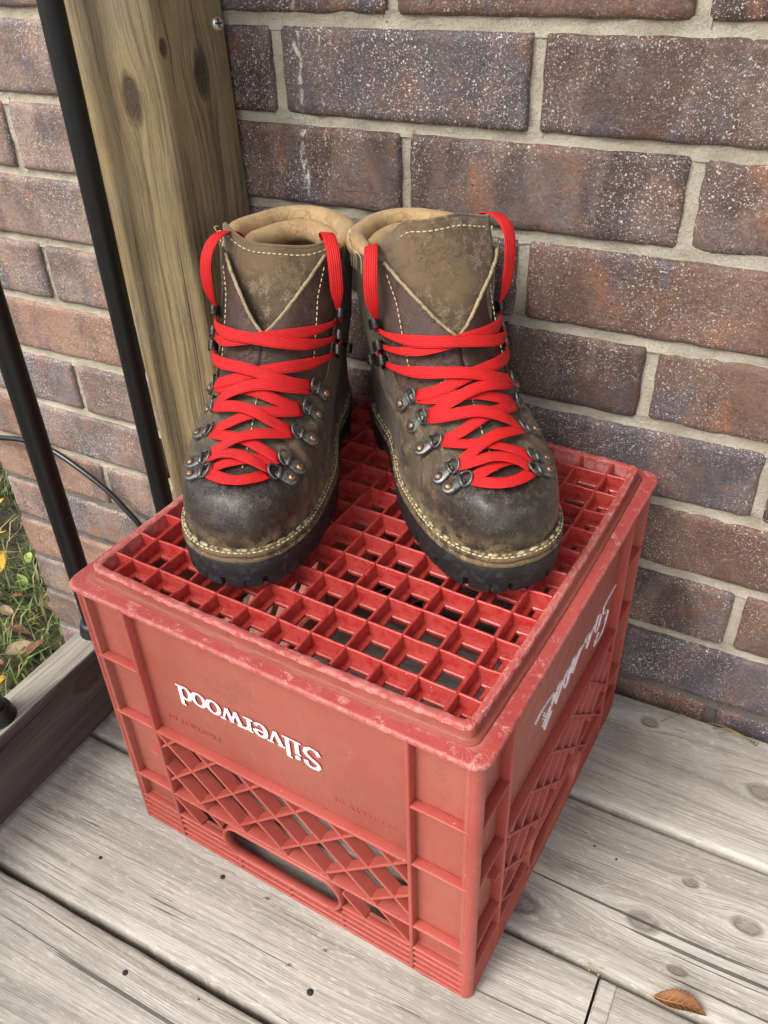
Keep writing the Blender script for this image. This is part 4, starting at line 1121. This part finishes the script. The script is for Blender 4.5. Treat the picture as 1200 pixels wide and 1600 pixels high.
    for sg in (-1, 1):
        for ri, (u, y) in enumerate(ROWS):
            ph = bt.phi_y(u, sg * y); P_, n, up, inn = frame(u, ph)
            tilt = 0.35 + 0.1 * rnb.uniform(-1, 1)
            ax = (inn * math.cos(tilt) + up * math.sin(tilt) * (0.4)).normalized(); ay = n.cross(ax).normalized()
            f3 = lambda x, y_, z, P_=P_, ax=ax, ay=ay, n=n: P_ + ax * x + ay * y_ + n * (z + 0.0012)
            # tear-drop plate
            m_ = MB(); out = []
            for k in range(24):
                an = 2 * PI * k / 24; px = -0.0128 + 0.0052 * math.cos(an); py = 0.0052 * math.sin(an)
                if math.cos(an) > 0.2: px += 0.0080 * (math.cos(an) - 0.2); py *= 1 - 0.30 * (math.cos(an) - 0.2)
                out.append((px, py))
            rows_ = [[f3(px, py, -0.001 - 0.0004 * 0) for px, py in out], [f3(px, py, 0.0006) for px, py in out], [f3(-0.0105 + (px + 0.0105) * 0.9, py * 0.9, 0.0010) for px, py in out], [f3(-0.0105 + (px + 0.0105) * 0.05, py * 0.05, 0.0011) for px, py in out]]
            m_.grid(rows_, True); pl_ = m_.build('eyelet_plate', 'metal', B)
            m_ = MB(); rr_ = []
            for r_, z in ((0.0030, 0.0008), (0.0030, 0.0016), (0.0025, 0.0024), (0.0014, 0.0029), (0.0002, 0.0030)):
                rr_.append([f3(-0.0132 + r_ * math.cos(2 * PI * k / 16), r_ * math.sin(2 * PI * k / 16), z) for k in range(16)])
            m_.grid(rr_, True); m_.build('rivet', 'rivet_metal', pl_)
            m_ = MB(); m_.tube([f3(-0.0046, -0.0046, 0.0016), f3(-0.0046, 0.0046, 0.0016)], 0.0014, 10); m_.build('hinge_barrel', 'metal', pl_)
            m_ = MB(); lift = 0.0022 + 0.0014 * rnb.random(); pts = [f3(-0.0046, -0.0052, 0.0016)]
            for k in range(11):
                an = -PI / 2 + PI * k / 10; pts.append(f3(-0.0016 + 0.0052 * math.cos(an), 0.0052 * math.sin(an), 0.0016 + lift * max(0, math.cos(an))))
            pts.append(f3(-0.0046, 0.0052, 0.0016))
            m_.tube(pts, 0.00085, 8); m_.build('d_ring', 'metal', pl_)
            rings[(sg, ri)] = (u, y - 0.0025)
    HOOKS = [(0.615, 1.16), (0.675, 1.17), (0.765, 1.16)]
    for sg in (-1, 1):
        for hi, (u, ph) in enumerate(HOOKS + [(0.545, 1.50)]):
            P_, n, up, inn = frame(u, sg * ph)
            f3 = lambda x, y_, z, P_=P_, n=n, up=up, inn=inn: P_ + inn * x + up * y_ + n * (z + 0.0010)
            m_ = MB(); hw_ = 0.0042
            # strip bent out of the plate, open towards the side
            prof = [(-0.0085, 0.0004), (-0.002, 0.0006), (0.0022, 0.0010), (0.0040, 0.0030), (0.0038, 0.0056), (0.0016, 0.0070), (-0.0025, 0.0068)]
            prof = cat([(a_, 0, b_) for a_, b_ in prof], 22)
            m_.ribbon([f3(q.x, 0, q.z) for q in prof], [(f3(q.x - 0.0005, 0, q.z + 0.004) - f3(0, 0, 0.003)).normalized() for q in prof], [hw_ * (2.1 if i < 7 else 1.75) for i in range(22)], 0.0010)
            hk = m_.build('lace_hook', 'dark_metal', B, auto=50)
            m_ = MB(); rr_ = []
            for r_, z in ((0.0028, 0.0006), (0.0027, 0.0014), (0.0016, 0.0021), (0.0002, 0.0023)):
                rr_.append([f3(-0.0062 + r_ * math.cos(2 * PI * k / 14), r_ * math.sin(2 * PI * k / 14), z) for k in range(14)])
            m_.grid(rr_, True); m_.build('rivet', 'rivet_metal', hk)
    # ---------------- lace
    la = MB(); LW, LT = 0.0083, 0.0011
    def lay(ua, ya, ub, yb, off, bow=0.0, pinch=(1, 1), n=26, wav=0.0, lift=0.0022):
        pts, nr, wd_ = [], [], []
        for i in range(n + 1):
            t = i / n; ts = t + wav * math.sin(2 * PI * t)
            u = ua + (ub - ua) * ts + bow * math.sin(PI * t); y = ya + (yb - ya) * t
            ph = bt.phi_y(u, y) if abs(y) > 1e-4 else 0.0
            e = min(t, 1 - t)
            pts.append(bt.S(u, ph, off + lift * math.sin(PI * t) ** 0.7 - 0.0 + 0.0004 * nz(t * 3, ua * 9, side, 2)))
            nn = bt.nrm(u, ph)
            if e < 0.1:
                upv = bt.S(min(1, u + .01), ph) - bt.S(u - .01, ph)
                nn = (nn + upv.normalized() * (0.1 - e) * 2.0 * (1 if i < n / 2 else 1)).normalized()
            tw = 0.5 * nz(t * 2.3 + ua * 40, ub * 31 + off * 900, side * 2.0, 1.0)
            nn = (nn + bt.nrm(u, ph).cross(Vector((0, 1, 0))).normalized() * tw * 0.6).normalized()
            nr.append(nn)
            pf = pinch[0] if t < 0.5 else pinch[1]
            wd_.append(LW * (pf + (1 - pf) * sm(e, 0.0, 0.22)) * (1 + 0.04 * nz(t * 4, ub, 2, 1.5)))
        la.ribbon(pts, nr, wd_, LT)
    rj = lambda a=0.006: rnb.uniform(-a, a)
    r0 = ROWS
    lay(r0[0][0] - 0.004, -(r0[0][1] - .003), r0[0][0] - 0.004, r0[0][1] - .003, 0.0030, bow=-0.012, lift=0.0026)
    for i in range(4):
        (ua, ya), (ub, yb) = r0[i], r0[i + 1]
        first = 1 if i % 2 == 0 else -1
        lay(ua + 0.006, -first * (ya - .0025), ub - 0.004, first * (yb - .0025), 0.0030, bow=(.040, .055, .068, .072)[i] + rj(.006), wav=0.03 * rj(1), lift=0.0022)
        lay(ua + 0.010, first * (ya - .0025), ub - 0.002, -first * (yb - .0025), 0.0034, bow=(.044, .062, .072, .078)[i] + rj(.006), wav=0.03 * rj(1), lift=0.0046 + 0.001 * rnb.random())
    hu = [(u, abs(bt.raw(u, ph).y) - 0.0005) for u, ph in HOOKS]
    (ua, ya) = r0[4]
    lay(ua + 0.004, -(ya - .002), hu[0][0] - 0.004, hu[0][1], 0.0034, bow=0.070, pinch=(1, .45), lift=0.0034)
    lay(ua + 0.008, (ya - .002), hu[0][0] - 0.004, -hu[0][1], 0.0038, bow=0.066, pinch=(1, .45), lift=0.0058)
    lay(hu[1][0] + 0.004, -hu[1][1], hu[2][0] - 0.022, hu[2][1], 0.0034, bow=0.050, pinch=(.4, .4), lift=0.0030)
    lay(hu[1][0] + 0.004, hu[1][1], hu[2][0] - 0.022, -hu[2][1], 0.0040, bow=0.040, pinch=(.4, .4), lift=0.0050)
    # short vertical runs round the outside of the hooks
    for sg in (-1, 1):
        for (u0_, u1_) in ((hu[0][0] - 0.004, hu[1][0] + 0.004), (hu[2][0] - 0.022, hu[2][0] + 0.012)):
            pts, nr = [], []
            for i in range(11):
                t = i / 10; u = u0_ + (u1_ - u0_) * t; ph = sg * (1.15 + 0.09 * math.sin(PI * t))
                pts.append(bt.S(u, ph, 0.0040)); nr.append(bt.nrm(u, ph))
            la.ribbon(pts, nr, [LW * 0.45] * 11, LT * 1.4)
    # loops: from the top hook, up the flap and over the tongue into the boot
    for sg in (-1, 1):
        Z = lambda u, ph, off, dz=0.0: bt.S(u, sg * ph, off) + Vector((0, 0, dz))
        V = lambda x, y, z: Vector((x, sg * y, z))
        ys = (.0464, .0482, .0490, .0474, .0430, .0372, .0330, .0315)
        if kind == 'low' and sg == 1: ys = (.0464, .0470, .0470, .0458, .0424, .0372, .0330, .0315)
        dz = 0.0
        if kind == 'high' and sg == 1: ys = (.0464, .0490, .0510, .0512, .0485, .0440, .0405, .0390); dz = 0.010
        if kind == 'high' and sg == -1: ys = (.0464, .0495, .0510, .0500, .0470, .0435, .0410, .0400); dz = -0.003
        way = [V(x, y, z + dz * sm(z, .14, .175)) for (x, z), y in zip(((.1262, .134), (.1295, .146), (.1300, .160), (.1270, .174), (.1185, .1835), (.1060, .1850), (.0960, .1775), (.0910, .163)), ys)]
        path = cat(way, 40); ap = way[5]; c_ = Vector((ap.x - 0.012, 0, ap.z - 0.034))
        nr = []
        for i, q in enumerate(path):
            t = (path[min(39, i + 1)] - path[max(0, i - 1)]).normalized()
            c2 = Vector((c_.x, q.y - sg * 0.010, min(c_.z, q.z - 0.004))); nn = q - c2; nn = (nn - t * nn.dot(t)).normalized()
            nr.append(nn)
        wds = [LW * (0.42 + 0.74 * sm(i / 39, 0.0, 0.22)) for i in range(40)]
        la.ribbon(path, nr, wds, LT)
    la.build('lace', 'lace_cloth', B, True, True)
    # frayed threads at the outer collar edge
    m_ = MB()
    for k in range(7):
        sg = -1 if k < 4 else 1
        P_ = bt.S(0.99, sg * rnb.uniform(1.35, 1.7), 0.001); p2 = P_ + Vector((rnb.uniform(-.004, .006), sg * rnb.uniform(0.0, .006), rnb.uniform(.002, .011))); p3 = p2 + Vector((rnb.uniform(-.006, .006), sg * rnb.uniform(-.004, .004), rnb.uniform(-.006, .003)))
        m_.tube(cat([P_ - Vector((0, 0, .012)), P_, p2, p3], 16), 0.0004, 5)
    tag(m_.build('loose_thread', 'thread', B), kind='stuff')
    return B

make_boot('hiking_boot', 'worn brown leather hiking boot with folded low tongue and red laces, beside the timber post', (0.3540, -0.2980), 19.2, 1, 'low')
make_boot('hiking_boot', 'worn brown leather hiking boot with tongue standing up, red laces, nearer the script lettering', (0.5225, -0.2215), 43.2, -1, 'high')

# ================================================================== SMALL THINGS
def leaf_mesh(name, mat, ln, wd, curl, fold, teeth, parent=None, veins=None, seed=0):
    rl = random.Random(seed); n = 26; L_, R_, Cn = [], [], []
    for i in range(n + 1):
        t = i / n; x = (t - 0.5) * ln
        w = wd / 2 * (math.sin(PI * t ** 0.8) ** 0.85) * (1 + teeth * (0.10 if i % 2 else -0.06))
        bend = 0.25 * curl * ln * math.sin(PI * t) + 0.06 * ln * math.sin(t * 7 + seed) * 0.3
        y = 0.08 * ln * math.sin(t * 3 + seed)
        Cn.append(Vector((x, y, bend)))
        L_.append([Vector((x + 0.12 * w * k / 4, y + w * k / 4 * (1 - 0.25 * fold * (k / 4)), bend + fold * w * (k / 4) ** 1.5 + 0.0012 * nz(x, k, seed, 90))) for k in range(0, 5)])
        R_.append([Vector((x + 0.12 * w * k / 4, y - w * k / 4 * (1 - 0.25 * fold * (k / 4)), bend + fold * w * (k / 4) ** 1.5 * 0.8 + 0.0012 * nz(x, k + 9, seed, 90))) for k in range(1, 5)])
    m2 = MB(); m2.grid([list(reversed(r_)) + l for l, r_ in zip(L_, R_)])
    o = m2.build(name, mat, parent)
    md = o.modifiers.new('thick', 'SOLIDIFY'); md.thickness = 0.0004
    m2 = MB(); m2.tube([Cn[0] + Vector((-0.16 * ln, 0, 0.03 * ln)), Cn[0]] + [c + Vector((0, 0, 0.0004)) for c in Cn], [ln * 0.008] * 2 + [ln * 0.010 * (1.1 - i / n) for i in range(n + 1)], 6)
    m2.build('midrib', veins or mat, o)
    if veins:
        m2 = MB()
        for i in range(4, n - 3, 3):
            for S2, sg in ((L_, 1), (R_, -1)):
                j = min(n, i + 2); m2.tube([Cn[i] + Vector((0, 0, .0005)), S2[j][2 if sg > 0 else 1] + Vector((0, 0, .0005)), S2[min(n, j + 1)][3 if sg > 0 else 2] + Vector((0, 0, .0005))], [ln * .005, ln * .004, ln * .002], 5)
        tag(m2.build('side_veins', veins, o), kind='stuff')
    return o
o = leaf_mesh('dead_leaf', 'rust_leaf', 0.038, 0.018, 0.3, 0.6, 1.0, None, 'leaf_vein', 4)
o.location = (0.692, -0.2875, 0.0052); o.rotation_euler = (math.radians(-14), math.radians(4), math.radians(3))
tag(o, 'curled rust-brown serrated dead leaf lying in the gap between grey deck boards', 'leaf')
m_ = MB()
for k in range(3):
    pts = [(0.660 + 0.006 * k, -0.012 - 0.004 * k, 0.004), (0.672 + 0.005 * k, -0.018 - 0.004 * k, 0.013 + 0.002 * k), (0.688 + 0.004 * k, -0.019 - 0.003 * k, 0.012 + .002 * k), (0.700 + 0.003 * k, -0.015 - 0.002 * k, 0.003), (0.702 + 0.003 * k, -0.012, 0.001)]
    m_ = MB(); m_.tube(cat(pts, 26), 0.00055, 5); o = m_.build('dry_grass_stem', 'dry_blade')
    tag(o, 'thin curled straw-coloured grass stem on the deck at the foot of the wall', 'grass stem', 'dry stems at the foot of the wall')
m_ = MB(); m_.tube(cat([(0.620, -0.028, 0.0022), (0.632, -0.014, 0.003), (0.64, -0.009, 0.0024)], 12), 0.0005, 5)
o = m_.build('dry_grass_stem', 'dry_blade'); tag(o, 'short straight straw lying beside the small knot by the crate', 'grass stem')
# grit caught by the butt joint
rq = random.Random(2); m_ = MB()
for k in range(16):
    c = Vector((0.622 + 0.012 * rq.random(), -0.2885 + 0.003 * rq.uniform(-1, 1), 0.0018)); r_ = rq.uniform(.0006, .0014)
    m_.add([c + Vector((r_ * rq.uniform(.6, 1.2) * a, r_ * rq.uniform(.6, 1.2) * b, r_ * .8 * c2)) for a, b, c2 in ((1, 0, 0), (-1, 0, 0), (0, 1, 0), (0, -1, 0), (0, 0, 1), (0, 0, -1))], [(0, 2, 4), (2, 1, 4), (1, 3, 4), (3, 0, 4), (2, 0, 5), (1, 2, 5), (3, 1, 5), (0, 3, 5)])
o = m_.build('grit', 'deck_grit'); tag(o, 'pale grit and lichen crumbs caught between the deck boards', 'grit', kind='stuff')
for (x, y, l_) in ((0.372, -0.355, .004), (0.437, -0.37, .0035), (0.418, -0.392, .003)):
    m_ = MB(); m_.tube([(x, y, .002), (x + l_ * .6, y + .001, .0032), (x + l_, y + .0005, .0022)], [.0006, .0011, .0005], 6)
    o = m_.build('seed_husk', 'tan_leaf'); tag(o, 'tiny tan seed husk lying on the grey boards before the crate', 'seed husk', 'seed husks on the deck')

# ---- grass, weeds and fallen leaves beyond the deck
rg = random.Random(21); m_ = MB(); m2 = MB()
for k in range(12000):
    x = rg.uniform(-1.25, -0.02); y = rg.uniform(-0.55, 0.85)
    if x > -0.30 and y > -0.02: continue
    if mnoise.noise(Vector((x * 5, y * 5, 2))) < -0.12 and rg.random() < 0.75: continue
    h = rg.uniform(0.018, 0.062); az = rg.uniform(0, 2 * PI); ln = rg.uniform(0.3, 1.5) * h; w = rg.uniform(0.0009, 0.0022)
    d = Vector((math.cos(az), math.sin(az), 0)); e = Vector((-d.y, d.x, 0)) * w; p0 = Vector((x, y, GZ - 0.002))
    p1 = p0 + d * ln * 0.35 + Vector((0, 0, h * 0.65)); p2 = p0 + d * ln + Vector((0, 0, h * rg.uniform(.6, 1.0)))
    t_ = m2 if rg.random() < 0.22 else m_
    t_.add([p0 - e, p0 + e, p1 + e * .8, p1 - e * .8, p2], [(0, 1, 2, 3), (3, 2, 4)])
tag(m_.build('grass', 'grass_blade'), 'short green lawn grass beyond the deck and house corner', 'grass', kind='stuff')
tag(m2.build('dry_grass', 'dry_blade'), 'dry straw-coloured grass among the green lawn', 'grass', kind='stuff')
kinds = [('yellow_leaf', 'fallen yellow leaf lying in the grass beyond the deck'), ('brown_leaf', 'fallen dark brown leaf lying in the grass beyond the deck'), ('tan_leaf', 'fallen pale tan leaf lying in the grass beyond the deck'), ('green_leaf', 'broad light green leaf lying in the grass beyond the deck')]
spots = [(-0.66, 0.17, 0), (-0.60, 0.12, 0), (-0.50, 0.06, 1), (-0.47, 0.02, 2), (-0.43, 0.0, 1), (-0.41, 0.06, 2), (-0.455, -0.06, 2), (-0.40, -0.075, 1), (-0.385, -0.03, 2), (-0.55, 0.0, 1), (-0.76, 0.26, 0), (-0.72, 0.2, 1), (-0.37, -0.10, 0), (-0.62, 0.03, 2), (-0.53, 0.10, 3), (-0.575, 0.16, 3), (-0.50, 0.0, 3), (-0.44, 0.09, 1), (-0.68, 0.12, 2), (-0.36, -0.02, 1), (-0.48, -0.1, 0), (-0.64, 0.24, 3)]
protos = {}
for i, (x, y, kd) in enumerate(spots):
    if kd not in protos: o = protos[kd] = leaf_mesh('fallen_leaf', kinds[kd][0], 0.042 if kd != 3 else 0.034, 0.024 if kd != 3 else 0.018, 0.2, 0.35, 0.3 if kd != 3 else 0, None, None, kd)
    else:
        src = protos[kd]; o = src.copy(); scene.collection.objects.link(o)
        for ch in src.children:
            c = ch.copy(); scene.collection.objects.link(c); c.parent = o
    sc_ = rg.uniform(0.8, 1.35); o.scale = (sc_, sc_, sc_)
    o.location = (x, y, GZ + rg.uniform(0.012, 0.034)); o.rotation_euler = (rg.uniform(-.5, .5), rg.uniform(-.4, .4), rg.uniform(0, 6.28))
    tag(o, kinds[kd][1], 'leaf', 'leaves fallen on the lawn')
